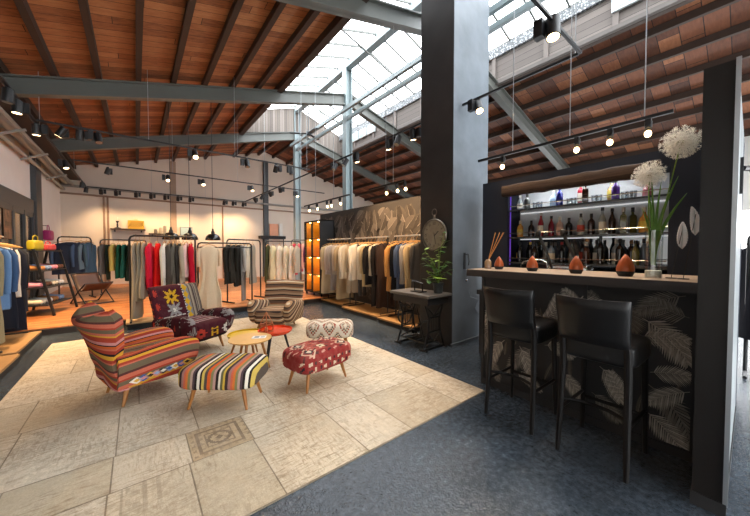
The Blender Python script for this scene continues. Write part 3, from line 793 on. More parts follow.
def seat_paint(u, v, p):
    if p.x > .24:
        s = ((p.y + .3) / .2) % 1 - .5; i = int((p.y + .3) / .2)
        if star(s, (p.z - .31) / .2, .4): return [MRD, MYE, MWH, MRD][i % 4] if not star(s, (p.z - .31) / .2, .14) else MBK
        return MAR if p.z > .24 else MBK
    return ['#9b7f86', MAR, '#7a4a50', MGY, MAR][int((p.x + .4) * 26) % 5]
def arm_paint(u, v, p, sd):
    s = ((v * 7) % 1) - .5; t = (p.z - .36) / .2
    if v > .8: return MGY if star((p.y - sd * .3) * 5, ((p.z * 7) % 1) - .5, .42) else MAR
    if int(v * 9) % 3 == 1: return MGY if (int(p.z * 60) + int(v * 60)) % 3 == 0 else MBK
    return (MWH if sd > 0 else MRD) if star(s, ((p.z * 6) % 1) - .5, .26) else MAR
M_KIL = painted_mat('maroon kilim', .95, .12, 16, '#7a5a55', 150)
club_chair('kilim_armchair', 'armchair in maroon kilim with yellow and white stars', (.64, 4.80, 0), math.radians(-58), (M_KIL, M_KIL, M_KIL), top=.9, wing=.05, lean=.24, painter=dict(back=back_paint, seat=seat_paint, arm=arm_paint), crest=False)

bb = [(.02, '#8d6f55'), (.014, '#3a2c28'), (.02, '#c9b394'), (.012, '#a0704a'), (.022, '#6d5648'), (.01, '#2a2220'), (.018, '#b08c68'), (.012, '#d8c8ac'), (.02, '#7c5a44'), (.014, '#2f2624'), (.02, '#a58a70')]
M_C3 = stripe_mat('brown and cream stripes', (.6, .05, 1), .26, bb, 1, .003)
M_C3B = stripe_mat('brown and cream back stripes', (.0, .05, 1), .30, bb, 1, .003)
club_chair('striped_armchair', 'square armchair in brown and cream stripes behind the tables', (1.95, 5.29, 0), math.radians(-134), (M_C3, M_C3, M_C3B), scale=(1, 1.05, 1), top=.82, wing=.03, lean=.22, arm_z=.52, zl=.13, crest=False)

def ottoman(name, label, loc, rz, size, zb, zt, m, painter=None, splay=.05, e=.42):
    t = thing(name, label, 'footstool', loc, rz)
    hx, hy = size
    mb = MB(); mb.puff((0, 0, (zb + zt) / 2), (hx, hy, (zt - zb) / 2), e, 60 if painter else 34, painter)
    mb.build('cushion', m, t)
    for sx in (-1, 1):
        for sy in (-1, 1): leg_part(t, sx * (hx - .13), sy * (hy - .11), zb + .04, sx * splay, sy * splay * .7, .022, .011)
    return t
ob = [(.02, '#2e2624'), (.016, '#e3d8c2'), (.018, '#6e6a4a'), (.016, '#d2ae45'), (.022, '#4a3a38'), (.02, '#a5776f'), (.018, '#cf6a4e'), (.016, '#d97a3a'), (.02, '#8a8458'), (.018, '#b99a8c'), (.018, '#56454a'), (.016, '#2e2624'),
      (.022, '#eee6d6'), (.014, '#2e2624'), (.02, '#cdb25a'), (.022, '#5d5148'), (.026, '#d8622a'), (.02, '#8a8458'), (.02, '#b78f86')]
M_OT1 = stripe_mat('multicoloured ottoman stripes', (1, 0, -.1), .40, ob, 0, .004)
ottoman('striped_footstool', 'footstool in cream, orange and black stripes on splayed oak legs', (.63, 2.98, 0), math.radians(-39), (.335, .235), .2, .395, M_OT1, e=.34)
def red_paint(u, v, p):
    x, y, z = p
    base = '#8e2c2a' if mnoise.noise(Vector((x * 5, y * 5, 0))) > -.15 else '#b0564a'
    if abs(x + .02) < .035 and abs(y + .06) < .035 and z > .3: return '#e8dcb4' if max(abs(x + .02), abs(y + .06)) > .016 else '#3a2a24'
    for cx_, cy_ in ((.2, .1), (.22, -.12), (-.2, .08), (-.22, -.13), (.1, .16)):
        a, b = (x - cx_) * 9, (y - cy_) * 9
        d = abs(a) + abs(b)
        if d < .28: return '#e2d6bc'
        if d < .5: return '#3f3a3c'
        if .62 < d < .8: return '#d8b49a'
    if z < .33:
        s = math.sin(x * 55) * math.sin((z + y) * 50)
        return '#d7c3a6' if s > .55 else ('#36282a' if s < -.7 else base)
    t = math.sin(x * 40 + 3 * math.sin(y * 20)) * math.sin(y * 42)
    return '#d09a86' if t > .72 else ('#4a2426' if t < -.74 else base)
M_RED = painted_mat('red kilim', .95, .18, 14, '#c08a7a', 150)
ottoman('kilim_footstool', 'footstool covered in red floral kilim with a cream square', (1.49, 2.84, 0), math.radians(11), (.338, .228), .19, .41, M_RED, red_paint)
def zig_paint(u, v, p):
    x, y, z = p
    t = (z - .2) * 1.0 + (.2 - y) * .9       # runs over the top and down the side
    k = abs(((x * 4.6) % 1) - .5) * 2
    f = (t * 6.0 + k * .9) % 1
    return '#e4d9c4' if f < .4 else ('#a04a36' if f < .55 else ('#d8ccb2' if f < .68 else ('#4a4644' if f < .78 else ('#c9a88c' if f < .9 else '#e4d9c4'))))
M_ZIG = painted_mat('cream zigzag weave', .95, .12, 14, '#cbbfa8', 150)
ottoman('zigzag_footstool', 'cream footstool with brick and grey zigzags nearest the clothes podiums', (2.13, 3.69, 0), math.radians(-33), (.325, .215), .19, .4, M_ZIG, zig_paint)

def side_table(name, label, loc, rz, r, z, topm, legm, squash=1.0, thick=.022, lip=False):
    t = thing(name, label, 'side table', loc, rz)
    prof = [(0.001, z - thick), (r * .9, z - thick), (r, z - thick * .4), (r, z), (0.001, z)]
    if lip: prof = [(0.001, z - .03), (r * .85, z - .03), (r * .97, z - .01), (r, z + .012), (r - .01, z + .012), (r * .95, z - .006), (0.001, z - .008)]
    MB().lathe(prof, 48, sq=squash).build('tabletop', topm, t)
    for k in range(3):
        a = PI / 2 + k * 2 * PI / 3
        leg_part(t, r * .5 * math.cos(a), r * .5 * squash * math.sin(a), z - thick, r * .42 * math.cos(a), r * .42 * squash * math.sin(a), .017, .01, legm)
    return t
M_OAKTOP = mat('#c99a55', .35, name='oak veneer', var=.15, scale=14)
M_YEL = mat('#c9a415', .3, name='yellow lacquer', var=.05)
M_REDL = mat('#d6401c', .22, name='orange red lacquer', var=.05)
side_table('oak_side_table', 'round oak side table in front of the yellow one', (1.0, 3.53, 0), .45, .23, .40, M_OAKTOP, M_WOODLEG)
side_table('yellow_side_table', 'yellow tray table tucked behind the oak table', (1.1, 4.02, 0), 1.2, .235, .32, M_YEL, M_WOODLEG, lip=True)
side_table('red_side_table', 'orange red tray table with thin black legs', (1.385, 3.8, 0), .2, .215, .37, M_REDL, M_BLACK, lip=True)
# wire house lantern and leaflet on the tables
la = thing('wire_lantern', 'house shaped wire lantern on the orange red table', 'lantern', (*PZ(266.5, 331, .37).xy, .3625), .5)
M_COPPER = mat('#b5704a', .3, .8, name='copper wire')
mb = MB(); s_ = .055
cs = [(-s_, -s_), (s_, -s_), (s_, s_), (-s_, s_)]
for i in range(4):
    a, b = cs[i], cs[(i + 1) % 4]
    mb.tube([(*a, 0), (*a, .1)], .0055, 5); mb.tube([(*a, .003), (*b, .003)], .0055, 5); mb.tube([(*a, .1), (*b, .1)], .0055, 5); mb.tube([(*a, .1), (0, 0, .25)], .0055, 5)
mb.build('wire_frame', M_COPPER, la)
mb = MB(); mb.box(-s_ + .004, s_ - .004, -s_ + .004, s_ - .004, .006, .096); mb.build('glass_box', glass_mat('amber glass', (.95, .75, .6), .1), la, smooth=False)
MB().lathe([(.001, .006), (.02, .006), (.02, .05), (.001, .05)], 12).build('candle', mat('#d9b8a0', .6), la)
lf = thing('leaflet', 'small white leaflet lying on the oak table', 'leaflet', (1.09, 3.50, .4005), -.5)
MB().box(-.075, .075, -.05, .05, 0, .003).build('sheet', mat('#d9dce0', .5, var=.03), lf, smooth=False)
mb = MB(); mb.box(-.05, .0, -.03, .03, .003, .0036); mb.box(.015, .06, .01, .016, .003, .0036).box(.015, .06, -.006, 0, .003, .0036).box(.015, .05, -.022, -.016, .003, .0036)
mb.build('printed_picture', mat('#5a6f86', .5, var=.3, scale=40), lf, smooth=False)

# ------------------------------------------------------------------ bar
bar = thing('bar_counter', 'black bar counter papered with grey palm leaves', 'bar counter', (2.85, .2, 0))
MB().box(0, .5, 0, 1.56, .0, 1.14).build('body', mat('#141415', .6, name='black paper', var=.2), bar, smooth=False)
M_TOPW = mat('#93806b', .35, name='pale counter wood', var=.18, scale=8)
MB().box(-.13, .56, .002, 1.66, 1.15, 1.2).build('countertop', M_TOPW, bar, smooth=False, bevel=.005)
MB().box(-.137, -.131, .002, 1.66, 1.13, 1.197).build('front_edge', mat('#2a2320', .5, name='dark edge'), bar, smooth=False)
MB().box(-.012, -.001, -.0, 1.56, 0, .06).build('kick_board', M_MATTE, bar, smooth=False)
for yy in (.0, .62, 1.535): MB().box(-.014, -.002, yy, yy + .025, .06, 1.13).build('panel_joint', M_MATTE, bar, smooth=False)
rr = random.Random(5); mb = MB(); k = 0
G1 = ['#a89f93', '#bdb4a7', '#978f84']; G2 = ['#7a736a', '#878077', '#6d675f']
fr_ = [  # base pixel, tip pixel in the survey of the counter front, droop, leaflet length
    (648, 384, 690, 446, .9, .17), (645, 410, 682, 452, .5, .15), (642, 318, 686, 362, .8, .17), (686, 296, 640, 312, -.7, .14), (640, 336, 688, 340, .3, .13), (650, 372, 690, 376, .3, .12),
    (690, 318, 655, 300, .6, .13), (690, 392, 650, 402, -.5, .12), (590, 312, 566, 290, .8, .14), (604, 318, 590, 292, .5, .13), (575, 300, 606, 312, .9, .13), (540, 322, 556, 296, -1.2, .13), (552, 310, 568, 336, .8, .13), (545, 345, 572, 356, .9, .12),
    (520, 300, 538, 330, 1.0, .11), (534, 348, 510, 372, -.8, .12), (560, 372, 580, 398, .8, .12), (600, 366, 620, 400, .8, .13), (592, 392, 618, 420, .6, .12), (630, 400, 612, 372, .7, .12), (500, 300, 488, 326, -.9, .11), (492, 322, 484, 352, -.7, .11),
    (505, 340, 492, 366, -.8, .11), (520, 346, 532, 384, .6, .11), (488, 356, 498, 380, .8, .1), (516, 372, 540, 390, .8, .1), (512, 292, 500, 318, -.8, .1), (618, 302, 634, 330, .9, .13), (625, 340, 606, 358, -.7, .12)]
for (bx, by, tx_, ty_, dr_, wd) in fr_:
    p = PX(bx, by, 2.85); q = PX(tx_, ty_, 2.85)
    dx, dz = -(q.y - p.y), q.z - p.z
    Ln = math.hypot(dx, dz) * (1 + .1 * abs(dr_)); a = math.atan2(dz, dx) + dr_ * .5
    leaf_fan(mb, (-.002, p.y - .2, p.z), (0, -1, 0), (0, 0, 1), (-1, 0, 0), a, Ln, wd, 17, dr_, G1 if k % 3 else G2, .0006 + .0003 * k)
    k += 1
for i in range(14):
    y = rr.uniform(.1, 1.45); z = rr.uniform(.15, .85)
    flat_leaf(mb, (-.002, y, z), (0, -1, 0), (0, 0, 1), (-1, 0, 0), rr.uniform(1.2, 1.9), rr.uniform(.12, .22), .018, '#5b554e', '#49443e', .0004)
# clip the print to the panel
for i, (x, y, z) in enumerate(mb.v): mb.v[i] = (x, min(1.53, max(.03, y)), min(1.12, max(.07, z)))
mb.build('palm_print', painted_mat('palm print', .7, .05), bar, smooth=False)

# rustic beam over the niche
bm_ = MB(); bm_.grid(lambda u, v: (3.93 + .0 + (.055 + .012 * mnoise.noise(Vector((v * 9, u * 3, 1)))) * math.copysign(abs(math.cos(2 * PI * u)) ** .3, math.cos(2 * PI * u)),
                       0.56 + 1.565 * v, 2.19 + .012 * mnoise.noise(Vector((v * 5, 0, 7))) + (.07 + .014 * mnoise.noise(Vector((v * 12, u * 2, 4)))) * math.copysign(abs(math.sin(2 * PI * u)) ** .3, math.sin(2 * PI * u))), 16, 60, True, None, True)
m_rb = plank_mat('rough old timber', [(.15, '#19110d'), (.42, '#3a2a22'), (.65, '#574538'), (1, '#93806c')], 'Z', .045, 'Y', .85, 3, .04, .5, .75)
struct(bm_.build('trim_8', m_rb))
# shelves (glass planks) with a gallery rail
M_SHELF = mat('#4a4d50', .25, .3, name='dark glass shelf')
for zz, lab in ((1.94, 'top'), (1.575, 'middle'), (1.24, 'bottom')):
    s = thing('bar_shelf', '%s glass shelf of the bottle niche behind the bar' % lab, 'shelf', (3.99, NY0, zz), 0, 'shelves in the bar niche')
    MB().box(0, .33, .002, NY1 - NY0 - .002, -.02, 0).build('plank', M_SHELF, s, smooth=False)
    MB().box(.3, .322, .02, NY1 - NY0 - .02, -.032, -.021).build('fill_strip', emit_mat('shelf fill light', (.95, .97, 1), .35), s, smooth=False)  # glowing strip added to brighten the backing and bottles
    MB().tube([(.012, .01, .05), (.012, NY1 - NY0 - .01, .05)], .006, 6).build('rail', M_CHROME, s)
wt = thing('back_worktop', 'black worktop of the back bar beneath the bottle shelves', 'worktop', (3.62, .22, 0))
MB().box(0, .345, 0, 2.1, .8, .86).build('slab', M_BLACK, wt, smooth=False)
MB().box(.03, .345, .02, 2.08, 0, .8).build('cabinet_base', M_MATTE, wt, smooth=False)

nl = thing('niche_light', 'slim fill light strip added behind the rustic beam over the bottles', 'light strip', (4.06, NY0 + .25, NZ1 - .012))
MB().box(-.02, .02, 0, NY1 - NY0 - .4, -.01, .01).build('diffuser', emit_mat('niche fill light', (.95, .97, 1), 15.0), nl, smooth=False)  # hidden strip added to brighten the niche lining
pl_ = thing('niche_light', 'violet light strip at the column end of the bottle niche', 'light strip', (4.02, NY1 - .012, 1.2))
MB().box(-.006, .006, -.006, .006, 0, .95).build('diffuser', emit_mat('violet light', (.25, .1, 1), .12), pl_, smooth=False)
# bottles
def bottle(kind, loc, body, cap, label=None, h=.26, r=.036, liquid=None, text=''):
    t = thing('bottle', text, 'bottle', loc, R.uniform(0, .5), 'bottles in the bar niche')
    if kind == 'round': prof = [(.001, 0), (r, .003), (r, h * .58), (r * .85, h * .66), (.014, h * .76), (.013, h * .92), (.001, h * .92)]
    elif kind == 'tall': prof = [(.001, 0), (r * .9, .003), (r * .9, h * .55), (r * .6, h * .68), (.013, h * .78), (.012, h * .94), (.001, h * .94)]
    elif kind == 'flask': prof = [(.001, 0), (r * 1.15, .004), (r * 1.2, h * .4), (r * 1.05, h * .58), (.02, h * .68), (.014, h * .74), (.014, h * .9), (.001, h * .9)]
    else: prof = [(.001, 0), (r * 1.1, .003), (r * 1.1, h * .64), (r * .9, h * .7), (.016, h * .74), (.014, h * .9), (.001, h * .9)]
    n = 4 if kind == 'square' else 18
    mb = MB(); mb.lathe(prof, n)
    if n == 4: mb.v = [(x * .72 - y * .72, x * .72 + y * .72, z) for x, y, z in mb.v]
    mb.build('glass_body', body, t, bevel=.004 if n == 4 else 0)
    zc = h * (.94 if kind == 'tall' else .9)
    MB().lathe([(.001, zc - .02), (.016, zc - .02), (.016, h), (.001, h)], 12).build('cap', cap, t)
    if label:
        rl = r * (.92 if kind == 'tall' else (1.2 if kind == 'flask' else 1.03))
        if kind == 'square': MB().box(-rl * 1.12, -rl * 1.1, -rl * .7, rl * .7, h * .15, h * .5).build('paper_label', label, t, smooth=False)
        else:
            mb = MB(); mb.grid(lambda u, v: ((rl + .001) * math.cos(PI + (u - .5) * 2.6), (rl + .001) * math.sin(PI + (u - .5) * 2.6), h * (.16 + .3 * v)), 12, 1); mb.build('paper_label', label, t)
    return t
def bglass(h, rough=.08): return mat(h, rough, 0, var=.05, spec=.7, coat=.6)
BG = dict(clear=bglass('#8f9a9c'), dark=bglass('#1a1614'), amber=bglass('#7a4a18'), gold=bglass('#b8873c'), red=bglass('#8e1526'), cobalt=bglass('#1a2c9c'), blue=bglass('#7f96ad'), green=bglass('#24382a'), olive=bglass('#55552c'),
          purple=bglass('#4b2a78'), pink=bglass('#b0636b'), brown=bglass('#3c2216'), rose=bglass('#a88c88'), smoke=bglass('#4d5452'))
CAPS = dict(b=M_BLACK, w=mat('#c9c2b5', .5), g=mat('#b79545', .3, .8), r=mat('#a02020', .4), o=mat('#8a5a30', .6))
LB = dict(w=mat('#d5cfc0', .6, var=.1, scale=60), y=mat('#c9b04a', .6, var=.2, scale=60), r=mat('#a83a2a', .6, var=.3, scale=60), p=mat('#c9a79a', .6, var=.15, scale=60))
def zbx(x): return 480 + x * .3067
rows = [(1.94, 'top', [(123, 'tall', 'clear', 'w', 'w', .22, 'clear'), (158, 'round', 'smoke', 'b', None, .2, 'smoky'), (233, 'flask', 'blue', 'w', None, .24, 'pale blue flask'), (262, 'round', 'cobalt', 'b', None, .24, 'cobalt blue'),
                         (320, 'square', 'red', 'r', 'w', .27, 'red white labelled'), (346, 'square', 'brown', 'b', None, .24, 'square dark brown'), (423, 'flask', 'gold', 'b', 'y', .25, 'honey coloured'), (443, 'round', 'purple', 'b', None, .23, 'purple'), (540, 'flask', 'pink', 'b', None, .18, 'pink')]),
        (1.575, 'middle', [(136, 'round', 'gold', 'w', 'y', .22, 'gold labelled amber'), (161, 'round', 'brown', 'b', None, .22, 'dark brown'), (203, 'tall', 'red', 'w', 'w', .3, 'red liqueur with white neck'), (226, 'tall', 'red', 'b', None, .26, 'deep red'), (264, 'round', 'rose', 'w', 'p', .23, 'rose tinted'), (284, 'round', 'dark', 'b', None, .22, 'near black'),
                           (333, 'round', 'clear', 'b', 'r', .25, 'clear red labelled'), (357, 'round', 'brown', 'b', None, .25, 'brown black capped'), (402, 'tall', 'clear', 'b', 'w', .3, 'tall clear labelled'), (425, 'tall', 'brown', 'b', None, .29, 'tall brown'), (470, 'square', 'olive', 'w', None, .28, 'square olive white capped'), (492, 'square', 'olive', 'b', None, .28, 'square olive black capped'), (538, 'flask', 'gold', 'w', 'y', .26, 'round gold labelled flask')]),
        (1.24, 'bottom', [(113, 'tall', 'green', 'b', 'y', .27, 'green yellow labelled'), (136, 'tall', 'dark', 'b', None, .26, 'slim black'), (159, 'tall', 'dark', 'g', None, .27, 'black gold capped'), (184, 'flask', 'dark', 'b', None, .28, 'wide shouldered black'), (210, 'round', 'clear', 'w', None, .26, 'clear white capped'), (238, 'round', 'blue', 'b', 'w', .26, 'bluish labelled'), (262, 'tall', 'dark', 'r', None, .26, 'black red capped'), (305, 'tall', 'smoke', 'b', None, .27, 'grey smoked'), (330, 'tall', 'dark', 'b', 'r', .3, 'black red labelled'), (352, 'round', 'brown', 'w', None, .25, 'brown white capped'), (377, 'round', 'smoke', 'b', 'w', .28, 'dark with big white label'), (398, 'tall', 'dark', 'b', None, .32, 'tall plain black'),
                          (440, 'round', 'clear', 'w', 'w', .28, 'clear with white label'), (461, 'round', 'dark', 'b', None, .28, 'round black'), (490, 'tall', 'brown', 'o', None, .26, 'slim brown cork topped'), (512, 'tall', 'olive', 'b', None, .26, 'slim olive'), (532, 'round', 'blue', 'b', None, .28, 'blue grey black capped')])]
bot_ = []
for zz, nm, lst in rows:
    for (x, kd, bd, cp, lb, h, tx) in lst:
        yv = PX(zbx(x), 235, 4.12).y
        yv = min(NY1 - .06, max(NY0 + .06, yv))
        bot_.append(1); bottle(kd, (4.12 + (.055 if len(bot_) % 2 else -.045), yv, zz + .0005), BG[bd], CAPS[cp], LB[lb] if lb else None, h, .038, None, '%s bottle on the %s shelf of the bar niche' % (tx, nm))
# tumblers along the top shelf
gl0 = None
for i, x in enumerate((180, 196, 290, 305, 372, 388, 470, 488, 500)):
    p = PX(zbx(x), 205, 4.05)
    nb = ['the smoky one', 'the pale flask', 'the cobalt one', 'the red one', 'the brown square one', 'the brown one', 'the purple one', 'the purple one', 'the pink one'][i]
    if gl0 is None:
        gl0 = MB().lathe([(.001, 0), (.026, 0), (.03, .075), (.027, .075), (.024, .006), (.001, .006)], 14).build('tumbler', glass_mat('tumbler glass', (.8, .85, .88), .2)); g = gl0
    else:
        g = gl0.copy(); COL.objects.link(g)
    g.location = (4.05, p.y, 1.9405)
    tag(g, 'small clear tumbler, %s from the column end of the top bar shelf' % ordinal(i), 'glass', 'tumblers on the top bar shelf')

# lever coffee machine on the back worktop, chrome gooseneck tap
cm_ = thing('coffee_machine', 'chrome coffee machine with two black lever handles behind the bar', 'coffee machine', (3.79, 1.28, .86))
MB().box(-.13, .15, -.24, .24, .0, .06).build('drip_base', M_BLACK, cm_, smooth=False, bevel=.01)
MB().puff((.03, 0, .27), (.09, .22, .11), .3, 16).build('boiler', M_CHROME, cm_)
for k in (-1, 1):
    MB().tube([(-.05, k * .13, .06), (-.05, k * .13, .26)], .02, 10).build('group_head', M_CHROME, cm_)
    lv = MB().tube([(-.05, k * .13, .28), (-.06, k * .13 + .07, .5), (-.07, k * .13 + .15, .7)], [.014, .014, .018], 10).build('lever', M_BLACK, cm_)
    MB().puff((-.07, k * .13 + .165, .735), (.024, .026, .04), .8, 10).build('grip', M_BLACK, lv)
tp = thing('gooseneck_tap', 'arched chrome tap left of the coffee machine behind the bar', 'tap', (3.68, 1.75, .86))
MB().tube([(0, 0, 0), (0, 0, .36), (-.0, -.03, .40), (-.0, -.12, .425), (0, -.24, .42), (0, -.29, .39), (0, -.3, .34)], .011, 10).build('spout', M_CHROME, tp)
MB().lathe([(.001, 0), (.03, 0), (.03, .03), (.015, .05), (.001, .05)], 16).build('base', M_CHROME, tp)
MB().tube([(0, .015, .04), (0, .07, .07)], .007, 8).build('handle', M_CHROME, tp)

# drop-shaped lanterns along the counter
M_TERRA = mat('#98481a', .4, .25, name='terracotta copper', var=.25, scale=14, coat=.2)
DL = [(2.95, 1.635, .135, 'at the end by the reed diffuser'), (2.93, 1.29, .146, 'second from the reed diffuser'), (2.93, .93, .152, 'second from the flower vase'), (2.93, .60, .168, 'largest, next to the flower vase')]
for (x, y, h, tx) in DL:
    t = thing('drop_lantern', 'terracotta drop shaped lantern on the bar, %s' % tx, 'lantern', (x, y, 1.2005), 0, 'drop lanterns on the bar')
    r = h * .34
    MB().lathe([(.001, 0), (r * .75, 0), (r * .98, h * .16), (r, h * .22), (r * .96, h * .23), (.001, h * .23)], 24).build('base', M_MATTE, t)
    MB().lathe([(.001, h * .23), (r * .97, h * .23), (r * 1.0, h * .32), (r * .93, h * .46), (r * .74, h * .64), (r * .45, h * .82), (r * .2, h * .94), (.001, h)], 24).build('shade', M_TERRA, t)
# reed diffuser
t = thing('reed_diffuser', 'glass reed diffuser with wooden sticks at the end of the bar', 'diffuser', (2.96, 1.765, 1.2005))
MB().lathe([(.001, 0), (.036, 0), (.036, .075), (.026, .09), (.02, .1), (.001, .1)], 20).build('jar', bglass('#8a6f52'), t)
M_REED = mat('#c98d4a', .6)
for (dx, dy) in ((-.03, -.1), (-.02, -.14), (.01, -.17), (.02, -.12), (.0, -.08), (.03, -.15)):
    MB().tube([(0, 0, .08), (dx, dy, .38)], .003, 5).build('reed', M_REED, t)
# vase with dandelion globes and blades
va = thing('flower_vase', 'tall clear glass vase at the partition end of the bar', 'vase', (2.95, .445, 1.2005))
mb = MB(); mb.grid(lambda u, v: ((.047 + .004 * v) * math.cos(2 * PI * u), (.047 + .004 * v) * math.sin(2 * PI * u), .002 + .34 * v), 24, 6, True); mb.build('glass_wall', glass_mat('vase glass', (.9, .95, .94), .26), va)
MB().lathe([(.001, 0), (.046, 0), (.046, .05), (.001, .05)], 24).build('white_sand', mat('#f2efe8', .9, var=.15, scale=80), va)
M_STEM = mat('#6f8f2e', .6, var=.2); M_BLADE = mat('#5c8a2a', .5, var=.25)
M_FLUFF = mat('#f6f3ea', .9, var=.05)
def dandelion(base, top, r, tx, n=260):
    t = thing('dandelion_globe', tx, 'artificial flower', base)
    v = Vector(top) - Vector(base)
    MB().tube([(0, 0, 0), tuple(v * .5 + Vector((0, .012, 0))), tuple(v)], .004, 6).build('stem', M_STEM, t)
    MB().puff(v, (r * .3, r * .3, r * .26), 1, 10).build('core', mat('#8f8a5a', .9), t)
    mb = MB(); rq = random.Random(int(r * 1e4) + n)
    for i in range(n):
        ph = math.acos(1 - 2 * (i + .5) / n); th = PI * (1 + 5 ** .5) * i
        d = Vector((math.sin(ph) * math.cos(th), math.sin(ph) * math.sin(th), 1.0 * math.cos(ph))); rad = r * rq.choice([rq.uniform(.55, .8), rq.uniform(.85, 1.1)])
        p = v + d * rad; a = d.cross(Vector((0, 0, 1)) if abs(d.z) < .9 else Vector((1, 0, 0))).normalized(); b = d.cross(a)
        mb.tube([v + d * r * .25, p], .0012, 3, False)
        k0 = rq.uniform(0, 2)
        for q in range(6):
            w = a * math.cos(k0 + q * PI / 3) + b * math.sin(k0 + q * PI / 3)
            e = p + w * r * .15 + d * r * .14
            s = d.cross(w) * r * .022
            mb.add([p - s, p + s, e + s * .8, e - s * .8], [(0, 1, 2, 3)])
    mb.build('seed_fluff', M_FLUFF, t, smooth=False)
dandelion((2.955, .455, 1.29), (2.94, .478, 1.945), .085, 'lower white dandelion globe in the vase on the bar')
dandelion((2.94, .44, 1.29), (2.94, .318, 2.135), .095, 'higher white dandelion globe in the vase beside the partition')
t = thing('grass_blades', 'long green leaf blades standing in the glass vase', 'leaf stems', (2.95, .445, 1.29))
for (ex, ey, ez, w) in ((-.02, -.12, .62, .011), (.01, -.16, .5, .011), (.02, .04, .56, .01), (-.02, .02, .66, .008), (.01, -.03, .6, .009), (.0, .07, .42, .008)):
    mb = MB()
    def bl(u, v, ex=ex, ey=ey, ez=ez, w=w):
        ww = w * (1 - v ** 3) * 1.0 + .0006
        return (ex * v * v + .002 * math.cos(PI * u), ey * v * v * 1.0 + (u - .5) * 2 * ww, ez * v + (u - .5) * ww * .6)
    mb.grid(bl, 4, 14); o = mb.build('blade', M_BLADE, t); sd = o.modifiers.new('thick', 'SOLIDIFY'); sd.thickness = .002
# two feather sculptures on wires
M_FEA = mat('#fbfdfd', .6, var=.12, scale=30)
for (x, y, zc, hh, ww, ly, tx, lean) in ((2.95, .35, 1.49, .085, .027, .03, 'shorter white feather ornament standing on the bar', .0), (2.93, .288, 1.585, .088, .025, .025, 'taller white feather ornament by the dark partition', -.35)):
    t = thing('feather_ornament', tx, 'ornament', (x, y, 1.2005), 0, 'feather ornaments on the bar')
    MB().lathe([(.001, 0), (.03, 0), (.03, .006), (.001, .006)], 20).build('base', M_BLACK, t)
    dy = -.05
    MB().tube([(0, 0, .005), (0, dy, zc - 1.2 + hh * .6)], .0022, 6).build('wire', M_BLACK, t)
    mb = MB()
    def fe(u, v, hh=hh, ww=ww, zc=zc, dy=dy, lean=lean):
        s = (2 * u - 1); pr = math.sin(PI * min(1, .06 + .94 * v) ** .75) ** .6
        sa = .08 * math.sin(v * 60) * abs(s)
        return (.012 * (1 - s * s) - .006 + .01 * math.sin(v * 3), dy + s * ww * pr * (1 + sa) - lean * .08 * (v - .3) * v, zc - 1.2 - hh + 2 * hh * v + .02 * abs(s))
    mb.grid(fe, 10, 50); o = mb.build('feather', M_FEA, t); sd = o.modifiers.new('thick', 'SOLIDIFY'); sd.thickness = .004
    mb = MB(); mb.tube([(-.012, dy, zc - 1.2 - hh * .95), (-.012 + .01, dy - lean * .02, zc - 1.2 + hh * .9)], .002, 5); mb.build('quill', mat('#b9c4c4', .5), t)

# bar stools
M_LEATHER = mat('#131212', .34, name='black leather', var=.12, scale=30, bump=.05, spec=.3)
M_STOOLF = mat('#0f0c0b', .5, name='black stained wood', var=.15, spec=.2)
def stool(label, loc, rz):
    t = thing('bar_stool', label, 'bar stool', loc, rz, 'bar stools at the counter')
    # seat
    MB().puff((.01, 0, .74), (.225, .215, .078), .3, 24).build('seat', M_LEATHER, t)
    for (x, y, dx, dy) in ((.18, .175, .02, .015), (.18, -.175, .02, -.015)):
        MB().tube([(x, y, .72), (x + dx, y + dy, 0.001)], [.021, .015], 8).build('leg', M_STOOLF, t)
    for y, dy in ((.18, .005), (-.18, -.005)):
        MB().tube([(-.235, y * .95, .96), (-.205, y, .76), (-.195, y, .6), (-.215, y + dy, .3), (-.245, y + dy * 2, .001)], [.016, .022, .022, .019, .015], 8).build('leg', M_STOOLF, t)
    # curved padded backrest
    def bk(u, v):
        th = 2 * PI * u; c, s = math.cos(th), math.sin(th)
        q = math.copysign(abs(c) ** .25, c); f = math.copysign(abs(s) ** .6, s)
        z = .80 + .29 * v + .015 * q * q * (v - .5)
        rd = min(1, 6 * min(v, 1 - v) + .25)
        return (-.245 - .06 * v + .05 * q * q - .02 + f * .026 * rd, q * (.195 + .012 * v), z)
    mb = MB(); mb.grid(bk, 40, 14, True, None, True); mb.build('backrest', M_LEATHER, t)
    for sy in (-1, 1): MB().tube([(-.205, sy * .18, .3), (.188, sy * .185, .3)], .012, 8).build('side_rail', M_STOOLF, t)
    MB().tube([(.19, -.185, .26), (.19, .185, .26)], .013, 8).build('footrest', M_STOOLF, t)
    MB().tube([(-.212, -.18, .36), (-.16, -.08, .36), (-.15, 0, .36), (-.16, .08, .36), (-.212, .18, .36)], .012, 8).build('stretcher', M_STOOLF, t)
    return t
stool('black leather bar stool at the end nearer the column', (2.575, 1.205, 0), 0)
stool('black leather bar stool next to the dark partition', (2.535, .625, 0), math.radians(-2))

